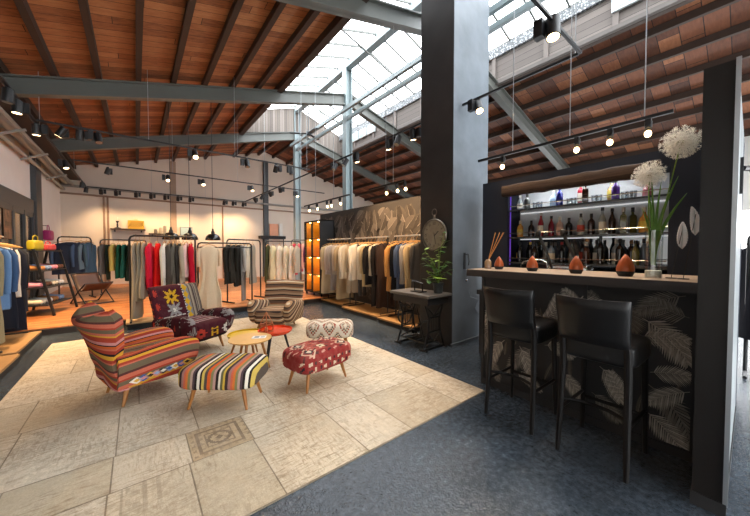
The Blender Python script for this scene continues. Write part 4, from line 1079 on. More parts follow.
# ------------------------------------------------------------------ sewing table, clock, plant on the column
sw = thing('sewing_table', 'old treadle sewing machine table with black iron legs', 'table', (3.05, 2.68, 0))
MB().box(-.02, .48, -.02, .76, .745, .785).build('tabletop', mat('#57524c', .4, name='worn grey top', var=.2), sw, smooth=False, bevel=.006)
MB().box(.02, .45, .03, .72, .64, .742).build('apron', mat('#201e1d', .5, name='black drawer box'), sw, smooth=False)
M_IRON = mat('#141414', .4, .4, name='cast iron')
for yy in (.1, .62):
    mb = MB()
    mb.tube([(.04, yy, .64), (.12, yy, .45), (.1, yy, .25), (.02, yy, .02)], .014, 8).tube([(.42, yy, .64), (.34, yy, .45), (.36, yy, .25), (.44, yy, .02)], .014, 8)
    mb.tube([(.02, yy, .015), (.44, yy, .015)], .014, 8).tube([(.12, yy, .45), (.34, yy, .45)], .012, 8).tube([(.1, yy, .25), (.36, yy, .25)], .012, 8)
    for k in range(5): mb.tube([(.13 + .05 * k, yy, .25), (.13 + .05 * k, yy, .45)], .006, 6)
    mb.tube([(.04, yy, .64), (.2, yy, .5), (.23, yy, .46)], .008, 6).tube([(.42, yy, .64), (.26, yy, .5), (.23, yy, .46)], .008, 6)
    mb.tube([(.1, yy, .25), (.23, yy, .1), (.36, yy, .25)], .009, 6)
    for sx in (.02, .44): mb.tube([(sx, yy - .07, .015), (sx, yy + .07, .015)], .013, 8)
    mb.build('iron_leg', M_IRON, sw)
mb = MB(); mb.tube([(.23 + .15 * math.cos(a * PI / 12), .68, .4 + .15 * math.sin(a * PI / 12)) for a in range(25)], .01, 6); mb.tube([(.08, .68, .4), (.38, .68, .4)], .007, 6).tube([(.23, .68, .25), (.23, .68, .55)], .007, 6); mb.build('flywheel', M_IRON, sw)
mb = MB()
for k in range(6): mb.box(.1, .36, .14 + k * .08, .17 + k * .08, .08, .095)
mb.tube([(.1, .12, .087), (.1, .6, .087)], .01, 6).tube([(.36, .12, .087), (.36, .6, .087)], .01, 6).build('treadle', M_IRON, sw)
mb = MB(); mb.bar((.4, .12, .5), (.06, .6, .1), .012, .02).bar((.4, .6, .5), (.06, .12, .1), .012, .02); mb.build('brace', M_IRON, sw, smooth=False)
# black tool on the table, plant in pot
tl = thing('iron_stand', 'small black iron stand on the sewing table left of the plant', 'stand', (3.25, 3.05, .7855))
MB().box(-.07, .07, -.1, .1, 0, .012).build('base', M_IRON, tl, smooth=False)
mb = MB(); mb.tube([(0, -.08, .01), (0, -.08, .13)], .01, 8).tube([(0, .08, .01), (0, .08, .16)], .01, 8).tube([(0, -.08, .12), (0, .02, .14), (0, .12, .15)], .012, 8); mb.build('arm', M_IRON, tl)
pl = thing('potted_plant', 'leafy green potted plant on the sewing table beside the clock', 'plant', (3.38, 2.79, .7855))
MB().lathe([(.001, 0), (.06, 0), (.075, .13), (.08, .135), (.08, .15), (.07, .15), (.066, .135), (.001, .13)], 24).build('pot', mat('#3d4242', .6, var=.15), pl)
M_LEAF = mat('#3f6a2a', .45, name='plant leaf', var=.35, scale=18); M_LEAF2 = mat('#8fae4a', .45, name='pale leaf', var=.25, scale=18)
rp_ = random.Random(21)
tips = [(-.05, .22, .62), (.0, .12, .5), (-.1, .05, .42), (-.05, -.05, .66), (.02, -.12, .46), (-.12, -.02, .3), (-.08, .14, .32), (.05, -.16, .34), (-.02, .3, .5), (-.12, -.12, .24), (-.15, .1, .2), (.0, -.1, .85)]
for i, (tx_, ty_, tz_) in enumerate(tips):
    stem_pts = [(0, 0, .12), (tx_ * .4, ty_ * .3, .12 + (tz_ - .12) * .6), (tx_, ty_, tz_)]
    st_ = MB().tube(stem_pts, [.005, .004, .002], 5).build('stem', M_STEM, pl)
    mb = MB()
    for k in range(7):
        f = .35 + .65 * k / 6
        b = Vector(stem_pts[1]).lerp(Vector(stem_pts[2]), max(0, (f - .35) / .65)); a = rp_.uniform(0, 2 * PI); Ln = rp_.uniform(.07, .13)
        d = Vector((math.cos(a), math.sin(a), rp_.uniform(-.4, .5))).normalized(); sdv = d.cross(Vector((0, 0, 1))).normalized(); up_ = sdv.cross(d)
        w = Ln * .3
        mb.add([b, b + d * Ln * .4 + sdv * w - up_ * .006, b + d * Ln * .8 + sdv * w * .6 - up_ * .004, b + d * Ln - up_ * .012, b + d * Ln * .8 - sdv * w * .6 - up_ * .004, b + d * Ln * .4 - sdv * w - up_ * .006, b + d * Ln * .45 + up_ * .002],
               [(0, 1, 6), (1, 2, 6), (2, 3, 6), (3, 4, 6), (4, 5, 6), (5, 0, 6)])
    mb.build('leaves', M_LEAF if i % 3 else M_LEAF2, pl)

# wall clock shaped as a pocket watch
ck = thing('watch_clock', 'pocket watch shaped wall clock hanging on the dark column face', 'clock', (3.549, 2.985, 1.63))
def rotx(mb):      # lathe axis z -> -x
    mb.v = [(-z, y, x) for x, y, z in mb.v]; return mb
mb = MB(); mb.lathe([(.001, 0), (.215, 0), (.235, .02), (.24, .04), (.228, .055), (.212, .05), (.212, .03), (.001, .03)], 48); rotx(mb).build('case', mat('#6f685d', .35, .7, name='aged nickel'), ck)
mb = MB(); mb.lathe([(.001, .031), (.211, .031), (.211, .034), (.001, .034)], 48); rotx(mb).build('dial', mat('#857b69', .6, name='aged dial', var=.3, scale=14), ck)
def text_mesh(body, size):
    cu = bpy.data.curves.new('t', 'FONT'); cu.body = body; cu.size = size; cu.align_x = 'CENTER'; cu.align_y = 'CENTER'
    o = bpy.data.objects.new('t', cu); COL.objects.link(o)
    dg = bpy.context.evaluated_depsgraph_get(); me = bpy.data.meshes.new_from_object(o.evaluated_get(dg))
    vs = [tuple(v.co) for v in me.vertices]; fs = [tuple(p.vertices) for p in me.polygons]
    bpy.data.objects.remove(o); bpy.data.curves.remove(cu); bpy.data.meshes.remove(me)
    return vs, fs
mb = MB()
for i, tx in enumerate(['XII', 'I', 'II', 'III', 'IIII', 'V', 'VI', 'VII', 'VIII', 'IX', 'X', 'XI']):
    vs, fs = text_mesh(tx, .062); a = -i * PI / 6
    # seen from -x, right is -y
    out = []
    for (x, y, z) in vs:
        x *= .75; y += .165
        xr = x * math.cos(a) - y * math.sin(a); yr = x * math.sin(a) + y * math.cos(a)
        out.append((-.0352, -xr, yr))
    mb.add(out, fs)
mb.build('numerals', mat('#2a2623', .6), ck, smooth=False)
mb = MB()
for i in range(60):
    a = i * PI / 30; mb.bar((-.0352, .2 * math.sin(a), .2 * math.cos(a)), (-.0352, .208 * math.sin(a), .208 * math.cos(a)), .002 if i % 5 else .005, .0008, (1, 0, 0))
mb.build('minute_track', mat('#2a2623', .6), ck, smooth=False)
MB().bar((-.038, .0, -.02), (-.038, -.085, .05), .012, .002, (1, 0, 0)).build('hour_hand', M_MATTE, ck, smooth=False)
MB().bar((-.040, .0, .03), (-.040, -.035, -.14), .008, .002, (1, 0, 0)).build('minute_hand', M_MATTE, ck, smooth=False)
MB().tube([(-.03, 0, .235), (-.03, 0, .3)], .018, 10).build('crown', mat('#6f685d', .35, .7, name='aged nickel'), ck)
MB().tube([(-.03, .045 * math.sin(a * PI / 10), .335 + .05 * math.cos(a * PI / 10)) for a in range(21)], .006, 6).build('bow_ring', mat('#6f685d', .35, .7, name='aged nickel'), ck)

# fittings on the light column face
hk = thing('iron_latch', 'black iron latch lever on the light column face', 'latch', (3.83, 2.668, 1.26))
MB().box(-.02, .02, -.012, 0, -.14, .1).build('plate', M_IRON, hk, smooth=False)
MB().tube([(0, -.012, .07), (.02, -.05, .08), (.05, -.05, -.03), (.03, -.05, -.09)], .01, 8).build('lever', M_IRON, hk)
kn = thing('chrome_knob', 'small chrome knob below the latch on the column', 'knob', (3.86, 2.668, .95))
mb = MB(); mb.puff((0, -.018, 0), (.022, .018, .022), .9, 10); mb.build('ball', M_CHROME, kn)
MB().tube([(0, -.01, .0), (.01, -.012, .1), (-.01, -.012, .18)], .004, 6).build('rod', M_CHROME, kn)
cd = MB().tube([PY(469, 290, 2.655), PY(471, 297, 2.655), PY(480, 300, 2.655), PY(474, 308, 2.655), PY(482, 316, 2.655)], .005, 6).build('cable', mat('#6a7278', .5))
tag(cd, 'thin grey cable looping down the light column face', 'cable')
# ------------------------------------------------------------------ clothes
_gm = {}
def cloth(h):
    if h not in _gm: _gm[h] = mat(h, .9, 0, var=.14, scale=60, bump=.12, spec=.15, name='cloth')
    return _gm[h]
def hanger_mesh(w):
    mb = MB(); mb.tube([(-w * .5 + .02, 0, -.165), (-w * .25, 0, -.12), (0, 0, -.095), (w * .25, 0, -.12), (w * .5 - .02, 0, -.165)], [.005, .008, .008, .008, .005], 6)
    mb.tube([(0, 0, -.095), (0, 0, -.05), (.016, 0, -.032), (.026, 0, -.008), (.022, 0, .014), (.006, 0, .025), (-.012, 0, .023), (-.024, 0, .008)], .0028, 5)
    return mb
_hm = {}
def garment(kind, colour, cname, loc, rz, where, L=None, w=None, group=None, hname=None, sleeves=None, second=None):
    spec = dict(coat=(1.08, .46, .038, 1, .15), dress=(1.12, .38, .036, 0, .3), blouse=(.66, .42, .034, 1, .1), shirt=(.76, .44, .032, 1, .08), jacket=(.72, .47, .045, 1, .02), cardigan=(.8, .45, .04, 1, .05), trousers=(1.02, .3, .035, 0, -.1), skirt=(.75, .34, .055, 0, .35), top=(.6, .42, .045, 1, .05), gown=(1.25, .38, .06, 1, .3))[kind]
    L = (L or spec[0]) * R.uniform(.93, 1.05); w = w or spec[1] * R.choice([.86, .93, 1.0, 1.04]); th = spec[2]; flare = spec[4]
    t = thing(kind, '%s %s, %s' % (cname, kind, where), {'gown': 'dress', 'top': 'top'}.get(kind, kind), loc, rz, group)
    q = R.uniform(0, 6.28); nf = R.choice([5, 6, 7, 8]); sw_ = R.uniform(-.02, .02)
    top = -.125
    waist = {'dress': .8, 'gown': .68, 'coat': .94, 'jacket': .92, 'blouse': .94}.get(kind, .96)
    cut = .0
    def body(u, v):
        a = 2 * PI * u; ca, sa = math.cos(a), math.sin(a)
        if v < .1:
            f = v / .1
            hw = .055 + (w * .5 - .055) * f ** .8; ht = .03 + (th * .8 - .03) * f; z = top - .01 - .085 * f ** 1.6 
        else:
            f = (v - .1) / .9; z = top - .095 - (L - .095) * f
            wf = 1 - (1 - waist) * math.sin(PI * min(1, f / .75)) if f < .75 else 1 - 0 * f
            hw = w * .5 * (1 + flare * f) * wf; ht = th * (1 + 0.4 * f)
        if kind in ('trousers', 'skirt') and v < .1: hw = w * .5 * (.95 + .05 * v / .1)
        fold = 1 + .42 * math.sin(nf * a + q + 2 * v) * min(1, v * 1.6) + .2 * math.sin(11 * a - q) * v
        return (hw * math.copysign(abs(ca) ** .8, ca) + sw_ * v, ht * sa * fold + .008 * math.sin(q + 5 * v), z - .008 * math.sin(3 * a + q) * v)
    nu, nv = 28, 14
    mb = MB()
    if kind == 'trousers':
        for sd in (-1, 1):
            mb.grid(lambda u, v, sd=sd: (sd * w * .24 * (1 - .1 * v) + w * .22 * (1 - .15 * v) * math.cos(2 * PI * u), th * (1 - .2 * v) * math.sin(2 * PI * u) * (1 + .2 * math.sin(4 * PI * u + q)), top - .02 - L * v), 14, 8, True, None, True)
    else:
        mb.grid(body, nu, nv, True, None, True)
    mb.build('cloth_body', cloth(colour), t)
    if spec[3] and sleeves != 0:
        sl = (sleeves or (.3 if kind in ('top',) else .56))
        for sd in (-1, 1):
            mb = MB(); x0 = sd * (w * .5 - .035); dx = sd * R.uniform(.015, .05); yy = R.uniform(-.03, .03)
            mb.tube([(x0, 0, -.2), (x0 + dx, yy * .3, -.28), (x0 + dx * 1.3, yy, -.23 - sl * .5), (x0 + dx * .9, yy * 1.5, -.22 - sl)], [.036, .047, .043, .034], 10)
            mb.build('sleeve', cloth(second or colour), t)
    if kind in ('coat', 'jacket', 'shirt', 'cardigan'):
        # open front edge facing the local -y side, with collar
        mb = MB(); mb.tube([(-.075, -.03, -.15), (-.05, -.045, -.185), (.0, -.05, -.225), (.05, -.045, -.185), (.075, -.03, -.15)], .014, 6)
        mb.build('collar', cloth(colour), t)
    k = round(w, 3)
    if k not in _hm:
        h = hanger_mesh(w).build('hanger', M_HANGER, t); _hm[k] = h.data
    else:
        h = bpy.data.objects.new('hanger', _hm[k]); COL.objects.link(h); h.parent = t
    return t

def rail_stand(name, label, p0, p1, z, zf, group=None, r=.017, m=M_BLACK, second=None, base=True, hoop=True, square=False):
    """free-standing clothes rail from p0 to p1 (x, y); zf = height of what it stands on"""
    t = thing(name, label, 'clothes rail', (p0[0], p0[1], zf), 0, group)
    d = Vector((p1[0] - p0[0], p1[1] - p0[1], 0)); n = d.normalized(); s = Vector((-n.y, n.x, 0)); H = z - zf
    rc = .07
    pts = [Vector((0, 0, .02)), Vector((0, 0, H - rc)), n * (rc * .3) + Vector((0, 0, H - rc * .3)), n * rc + Vector((0, 0, H)), d - n * rc + Vector((0, 0, H)), d - n * (rc * .3) + Vector((0, 0, H - rc * .3)), d + Vector((0, 0, H - rc)), d + Vector((0, 0, .02))]
    MB().tube(pts, r, 8).build('hoop', m, t)
    if base:
        for p in (Vector(), d):
            MB().tube([p - s * .26 + Vector((0, 0, r)), p + s * .26 + Vector((0, 0, r))], r, 8).build('foot', m, t)
    if second: MB().tube([Vector((0, 0, H - second)), d + Vector((0, 0, H - second))], r * .8, 8).build('cross_bar', m, t)
    return t

# --- rails along the palm-papered wall, on three podiums
def podium(name, label, x0, x1, y0, y1, h, topm, group):
    t = thing(name, label, 'podium', (x0, y0, 0), 0, group)
    MB().box(.02, x1 - x0, .02, y1 - y0 - .02, 0, h - .03).build('plinth', M_MATTE, t, smooth=False)
    MB().box(0, x1 - x0, 0, y1 - y0, h - .03, h).build('top_board', topm, t, smooth=False)
    return t
M_POD = mat('#a07a4c', .45, name='podium board', var=.2, scale=10)
podium('display_podium', 'wood topped podium nearest the amber cabinet', 3.84, 4.38, 5.95, 7.12, .1, M_POD, 'podiums at the palm wall')
podium('display_podium', 'wood topped podium in the middle of the palm wall', 3.68, 4.38, 4.55, 5.85, .1, M_POD, 'podiums at the palm wall')
podium('display_podium', 'wood topped podium behind the sewing table', 3.62, 4.38, 3.54, 4.48, .1, M_POD, 'podiums at the palm wall')
def wall_rail(label, ya, yb):
    t = thing('hanging_rail', label, 'clothes rail', (4.02, ya, .1), 0, 'rails at the palm wall')
    MB().tube([(0, 0, 1.57), (0, yb - ya, 1.57)], .014, 8).build('rail', M_ALU, t)
    for yy in (.03, yb - ya - .03):
        MB().tube([(0, yy, 0), (0, yy, 1.57)], .012, 8).build('upright', M_BLACK, t)
        MB().tube([(-.2, yy, .012), (.25, yy, .012)], .012, 8).build('foot', M_BLACK, t)
    return t
wall_rail('silver clothes rail nearest the amber cabinet', 5.98, 7.08); wall_rail('silver clothes rail in the middle of the palm wall', 4.6, 5.8); wall_rail('silver clothes rail behind the sewing table', 3.57, 4.42)
palm_sets = [
    (7.0, 6.02, 'rail nearest the amber cabinet', [('coat', '#c9b48e', 'beige', 1.3), ('shirt', '#cfc6ba', 'off white', .8), ('blouse', '#b3a69b', 'taupe', .75), ('coat', '#a39a92', 'warm grey', 1.15), ('shirt', '#b8ab9a', 'sand', .8), ('coat', '#b09a78', 'tan', 1.35), ('blouse', '#c8bca8', 'pale', .8)]),
    (5.78, 4.62, 'middle rail of the palm wall', [('coat', '#b5a286', 'oatmeal', 1.2), ('shirt', '#d8ccb8', 'cream', .8), ('trousers', '#4a4745', 'charcoal', 1.2), ('shirt', '#e0d6c2', 'ivory', .78), ('blouse', '#d2c4a8', 'ecru', .75), ('jacket', '#c2a97c', 'camel', 1.0), ('jacket', '#2a2624', 'black', .85), ('cardigan', '#c9bda6', 'pale', .7), ('coat', '#211d1c', 'long black', 1.25), ('coat', '#3a2c26', 'dark brown', 1.32)]),
    (4.40, 3.6, 'rail behind the sewing table', [('jacket', '#c08a4e', 'tan', .95), ('coat', '#1f1e20', 'black', 1.1), ('jacket', '#46536b', 'slate blue denim', .9), ('shirt', '#9d968e', 'stone grey', .8), ('jacket', '#b39a72', 'khaki', .9), ('coat', '#55504b', 'grey brown', 1.15)])]
for ya, yb, wh, gs in palm_sets:
    for i, (k, c, cn, L) in enumerate(gs):
        y = ya + (yb - ya) * (i + .3) / len(gs)
        garment(k, c, cn, (4.02, y, 1.67), -.16 + R.uniform(-.1, .1), '%s on the %s' % (ordinal(i) + ' from the cabinet side', wh), L, group='clothes on the palm wall rails')
# --- amber cabinet at the end of the papered wall
cab = thing('display_cabinet', 'tall black display cabinet with amber lit compartments', 'cabinet', (3.9, 7.24, .12))
zb_, zt_ = .08, 2.1; W_, D_ = .98, .42
mb = MB(); mb.box(0, D_, 0, .025, zb_, zt_).box(0, D_, W_ - .025, W_, zb_, zt_).box(0, D_, 0, W_, zt_ - .025, zt_).box(0, D_, 0, W_, zb_, zb_ + .03).box(D_ - .015, D_, 0, W_, zb_, zt_); mb.build('carcass', M_MATTE, cab, smooth=False)
mb = MB(); M_AMB = mat('#dba232', .5, name='amber lining', var=.25, scale=5)
mb.box(D_ - .03, D_ - .016, .03, W_ - .03, zb_ + .03, zt_ - .03).box(.05, D_ - .03, .026, .034, zb_ + .03, zt_ - .03).box(.05, D_ - .03, W_ - .034, W_ - .026, zb_ + .03, zt_ - .03); mb.build('lining', M_AMB, cab, smooth=False)
for i in range(1, 4):
    z = zb_ + (zt_ - zb_) * i / 4; MB().box(.02, D_ - .03, .03, W_ - .03, z - .01, z + .01).build('shelf', M_AMB, cab, smooth=False)
MB().box(.02, D_ - .03, W_ / 2 - .01, W_ / 2 + .01, zb_ + .03, zt_ - .03).build('divider', M_AMB, cab, smooth=False)
M_CABGLASS = glass_mat('cabinet glass', (1, .97, .9), .0, .02)
for k in (0, 1):
    a = .01 + k * (W_ / 2); b = a + W_ / 2 - .02
    mb = MB(); mb.box(-.02, 0, a, a + .03, zb_, zt_).box(-.02, 0, b - .03, b, zb_, zt_).box(-.02, 0, a, b, zt_ - .03, zt_).box(-.02, 0, a, b, zb_, zb_ + .03)
    for i in range(1, 4): mb.box(-.02, 0, a, b, zb_ + (zt_ - zb_) * i / 4 - .01, zb_ + (zt_ - zb_) * i / 4 + .01)
    d_ = mb.build('door', M_MATTE, cab, smooth=False)
    MB().box(-.012, -.008, a + .03, b - .03, zb_ + .03, zt_ - .03).build('pane', M_CABGLASS, d_, smooth=False)
for i, yy in enumerate((.03, .47, .95)):
    MB().box(.02, .06, yy - .02 if i == 2 else yy, yy + .02, 0, zb_).build('foot', M_MATTE, cab, smooth=False)
for k in (0, 1):
    for i in range(4):
        zc = zb_ + (zt_ - zb_) * (i + 1) / 4 - .03; yc = W_ / 4 + k * W_ / 2
        MB().box(.1, .13, yc - .15, yc + .15, zc - .006, zc + .004).build('light_strip', emit_mat('amber strip', (1, .66, .22), 22.0) if (k, i) == (0, 0) else bpy.data.materials['amber strip'], cab, smooth=False)
for i in range(4):   # things seen behind the panes
    z = zb_ + (zt_ - zb_) * i / 4 + (.031 if i == 0 else .0105)
    for k in (0, 1):
        c = ['#7a4a20', '#a86a2a', '#5c3a1c', '#8f6a3a'][(i + k) % 4]
        o = MB().puff((0, 0, .07), (.06, .12, .07), .5, 10).build('handbag', mat(c, .5, var=.2)); o.location = (3.9 + .2, 7.24 + W_ / 4 + k * W_ / 2, z + .12)
        tag(o, '%s leather bag in the amber cabinet, %s shelf, %s' % (['brown', 'tan', 'dark brown', 'olive tan'][(i + k) % 4], ['bottom', 'second', 'third', 'top'][i], ['near column', 'far column'][k]), 'bag', 'bags in the amber cabinet')

# --- black hoop rails on the platform
podium('rail_podium', 'low wood topped podium under the red dress rail', -.16, 1.02, 6.78, 7.17, .12, mat('#b9986c', .45, name='pale podium board', var=.2), 'podiums at the platform edge')
rail_stand('garment_rail', 'black hoop rail with the bright red dress', (-.09, 6.95), (.93, 6.95), 1.66, .12, 'black hoop rails')
xs = 1.02
fl = [('dress', '#8d8577', 'long taupe', 1.36, .0), ('dress', '#7f7a6c', 'grey olive', 1.05, .05), ('dress', '#8d8577', 'taupe grey', 1.0, .12), ('blouse', '#c01c3a', 'crimson', .8, .2), ('dress', '#d8201c', 'bright red', 1.1, .32), ('shirt', '#d6d2ca', 'white', .9, .43), ('cardigan', '#4b4640', 'dark olive', .85, .5), ('shirt', '#6a655c', 'grey', .9, .58), ('blouse', '#3d3a37', 'charcoal', .85, .66), ('shirt', '#a59a88', 'sand', .8, .73), ('blouse', '#d9b3ae', 'pale pink', .7, .78), ('blouse', '#b3152c', 'deep red', .82, .86)]
for i, (k, c, cn, L, x) in enumerate(fl):
    garment(k, c, cn, (.0 + x, 6.95, 1.66), PI / 2 - .25 + R.uniform(-.07, .07), '%s from the left on the rail of the red dress' % ordinal(i), L, group='clothes on the red dress rail')
rail_stand('garment_rail', 'black two bar rail behind the cream gown', (1.05, 7.5), (2.25, 7.75), 1.56, .12, 'black hoop rails', second=.1)
garment('gown', '#d9c6a6', 'cream long skirted', (1.24, 7.38, 1.62), .2, 'facing out by the maroon armchair', 1.36, .44, sleeves=.36)
garment('blouse', '#e0b48f', 'peach', (1.12, 7.66, 1.56), PI / 2 - .7, 'half hidden behind the cream gown', .55)
rail_stand('garment_rail', 'black hoop rail with the black jackets', (1.72, 7.9), (2.62, 8.25), 1.66, .12, 'black hoop rails')
fl = [('jacket', '#2a2a24', 'black', .95, .05), ('jacket', '#33312b', 'dark olive', .95, .2), ('coat', '#26241f', 'black olive', 1.05, .33), ('trousers', '#8b8b88', 'light grey', 1.35, .46), ('blouse', '#b5b1a8', 'silvery', .7, .56), ('shirt', '#cfc6b0', 'ivory', .85, .66), ('dress', '#8e8a7e', 'grey', 1.0, .76)]
for i, (k, c, cn, L, f) in enumerate(fl):
    garment(k, c, cn, (1.72 + .9 * f, 7.9 + .35 * f, 1.66), PI / 2 - .6 + R.uniform(-.06, .06), '%s from the left on the black jacket rail' % ordinal(i), L, group='clothes on the black jacket rail')
rail_stand('garment_rail', 'black hoop rail with cream dresses next to the pale post', (2.95, 8.8), (3.95, 8.6), 1.66, .12, 'black hoop rails')
fl = [('dress', '#4a4c30', 'dark olive', 1.05, .06), ('gown', '#d6cda6', 'pale yellow', 1.05, .2), ('gown', '#e2d8c2', 'ivory', 1.1, .38), ('gown', '#ddd2b8', 'cream', 1.1, .55), ('dress', '#e6dfce', 'white lace', 1.05, .72), ('blouse', '#d8c8ae', 'beige', .8, .88)]
for i, (k, c, cn, L, f) in enumerate(fl):
    garment(k, c, cn, (2.95 + f, 8.8 - .2 * f, 1.66), PI / 2 - .75 + R.uniform(-.06, .06), '%s from the left on the cream dress rail' % ordinal(i), L, group='clothes on the cream dress rail')
rail_stand('garment_rail', 'black rail of coral and violet clothes left of the cabinet', (4.2, 9.9), (5.3, 9.9), 1.75, .12, 'black hoop rails')
fl = [('dress', '#b8404a', 'coral red', 1.1, .1), ('dress', '#c4606a', 'rose', 1.0, .3), ('dress', '#e0a08a', 'peach', .9, .45), ('cardigan', '#6a2a5a', 'plum', .8, .62), ('dress', '#5b3f7a', 'violet', 1.05, .85), ('blouse', '#8a3f6a', 'magenta', .8, 1.0)]
for i, (k, c, cn, L, f) in enumerate(fl):
    garment(k, c, cn, (4.2 + f, 9.9, 1.75), PI / 2 - .9 + R.uniform(-.06, .06), '%s from the left on the coral clothes rail' % ordinal(i), L, group='clothes on the coral rail')
rail_stand('garment_rail', 'thin grey rail of green clothes before the far wall', (-.8, 11.7), (.25, 11.7), 1.7, .12, 'rails at the far wall', m=M_DSTEEL)
fl = [('blouse', '#6a6a66', 'grey patterned', .9, .05), ('trousers', '#3a4a40', 'dark green', 1.0, .16), ('blouse', '#d3c26a', 'yellow', .75, .28), ('dress', '#1f5a44', 'emerald', 1.0, .4), ('dress', '#2c6a5c', 'teal', 1.0, .52), ('dress', '#2a3a30', 'bottle green', 1.1, .64), ('coat', '#33403a', 'dark green', 1.15, .78), ('blouse', '#3f4a3a', 'moss', .85, .9), ('shirt', '#5c5c4c', 'khaki', .85, 1.0)]
for i, (k, c, cn, L, f) in enumerate(fl):
    garment(k, c, cn, (-.8 + f * 1.0, 11.7, 1.7), PI / 2 - .35 + R.uniform(-.07, .07), '%s from the left on the green clothes rail' % ordinal(i), L, group='clothes on the green rail')
rail_stand('garment_rail', 'short black rail of denim jackets at the left end', (-1.55, 11.0), (-.95, 11.2), 1.74, .12, 'rails at the far wall')
fl = [('jacket', '#2a3346', 'dark denim', .85, -1.34, 10.98, .12), ('jacket', '#3f5474', 'blue denim', .8, -1.14, 11.14, .9), ('blouse', '#5d7488', 'pale denim', .75, -1.04, 11.17, 1.1), ('blouse', '#40586a', 'slate blue', .9, -.98, 11.19, 1.2)]
for i, (k, c, cn, L, x, y, rz) in enumerate(fl):
    garment(k, c, cn, (x, y, 1.74), rz, '%s from the left on the denim jacket rail' % ordinal(i), L, group='clothes on the denim rail', w=.62 if i == 0 else .46, second='#4a6080' if i == 0 else None)
# --- left wall: podiums, rail of denim and dark coats, shoe ladder, sling chair
podium('low_podium', 'wood topped podium by the left wall below the dark coats', -1.98, -1.2, 5.75, 7.05, .11, M_POD, 'podiums at the left wall')
podium('low_podium', 'nearer wood topped podium by the left wall', -1.98, -1.16, 3.9, 5.7, .1, M_POD, 'podiums at the left wall')
lt = thing('hanging_rail', 'clothes rail of denim and navy coats along the left wall', 'clothes rail', (-1.58, 5.0, .1))
MB().tube([(0, .8, 1.5), (0, 2.1, 1.5)], .014, 8).build('rail', M_ALU, lt)
for yy in (.83, 2.0):
    MB().tube([(0, yy, .01), (0, yy, 1.5)], .012, 8).build('upright', M_BLACK, lt); MB().tube([(-.25, yy, .024), (.25, yy, .024)], .012, 8).build('foot', M_BLACK, lt)
fl = [('coat', '#8c8468', 'khaki green', 1.2, 5.82), ('jacket', '#5f83b0', 'light blue denim', .85, 6.12), ('jacket', '#3d587e', 'mid blue denim', .9, 6.28), ('coat', '#20242f', 'navy', 1.2, 6.42), ('shirt', '#d9d4c8', 'white', .75, 6.55), ('coat', '#1c1f2a', 'dark navy', 1.25, 6.68), ('coat', '#1f1f22', 'black', 1.25, 6.8), ('coat', '#2c3038', 'charcoal', 1.1, 6.92)]
for i, (k, c, cn, L, y) in enumerate(fl):
    garment(k, c, cn, (-1.58, y, 1.6), .28 + R.uniform(-.08, .08), '%s along the left wall rail, counted from its near end' % ordinal(i), L, group='clothes on the left wall rail', w=.5)

sl = thing('shoe_ladder_shelf', 'black ladder shelf of shoes and bags by the left wall', 'shelf', (-1.5, 9.0, .12), math.radians(-12))
for yy in (-.5, .5):
    MB().bar((-.35, yy, 0), (-.1, yy, 1.3), .04, .03, (0, 1, 0)).build('side_rail', M_BLACK, sl, smooth=False)
    MB().bar((.35, yy, 0), (.08, yy, 1.3), .04, .03, (0, 1, 0)).build('side_rail', M_BLACK, sl, smooth=False)
shz = [.22, .55, .88, 1.27]
for i, z in enumerate(shz):
    hw_ = .3 - .17 * z / 1.3
    MB().box(-hw_, hw_, -.52, .52, z - .02, z).build('tier', M_BLACK, sl, smooth=False)
def shoe_mesh(): 
    mb = MB(); mb.grid(lambda u, v: ((v - .5) * .28, (.038 + .012 * math.sin(PI * v)) * math.cos(2 * PI * u) * (1 if .04 < v < .97 else .4), max(0, .045 + (.045 + .06 * max(0, .5 - v)) * math.sin(2 * PI * u) * (1 if v < .97 else .5))), 14, 14, True, None, True)
    return mb
rs = random.Random(9); Msl = Matrix.Translation((-1.5, 9.0, .12)) @ Matrix.Rotation(math.radians(-12), 4, 'Z')
pc = [('cream', '#d9cbb0'), ('white', '#d8d6d0'), ('tan', '#a9733f'), ('blue', '#7f97b8'), ('pink', '#d28a9a'), ('brown', '#5a3a28')]
sh0 = {}
for i, z in enumerate(shz[:3]):
    for j, yy in enumerate((-.36, -.11, .14, .385)):
        cn, c = pc[(i * 4 + j) % 6]
        for s_i, dy in enumerate((-.056, .056)):
            o = shoe_mesh().build('shoe', mat(c, .6, var=.15)); p = Msl @ Vector((.02, yy + dy, z + .001))
            o.location = p; o.rotation_euler = (0, 0, math.radians(-12) + rs.uniform(-.04, .04)); 
            MB().box(-.12, .12, -.036, .036, 0, .012).build('sole', mat('#3a3430', .7), o, smooth=False)
            tag(o, '%s shoe, %s of the %s pair on the %s ladder tier' % (cn, ['nearer one', 'farther one'][s_i], ordinal(j), ['bottom', 'second', 'third'][i]), 'shoe', 'shoes on the ladder shelf')
def bag(name, label, loc, size, c, rz=0):
    t = thing(name, label, 'bag', loc, rz); a, b, h = size
    MB().puff((0, 0, h / 2), (b / 2, a / 2, h / 2), .35, 14).build('body', mat(c, .45, var=.12), t)
    MB().tube([(0, -a * .25, h * .95), (0, -a * .22, h * 1.35), (0, 0, h * 1.5), (0, a * .22, h * 1.35), (0, a * .25, h * .95)], .009, 6).build('handle', mat(c, .45, var=.1), t)
    return t
bp_ = Msl @ Vector((0, -.22, 1.2715))
bag('handbag', 'mustard yellow handbag on top of the ladder shelf', bp_, (.36, .14, .2), '#b0a020', math.radians(-12))
bp_ = Msl @ Vector((0, .25, 1.2715))
bag('handbag', 'coral pink bag lying on top of the ladder shelf', bp_, (.38, .15, .13), '#d84a4a', math.radians(-12))
hb = PX(48.5, 240, -1.86)
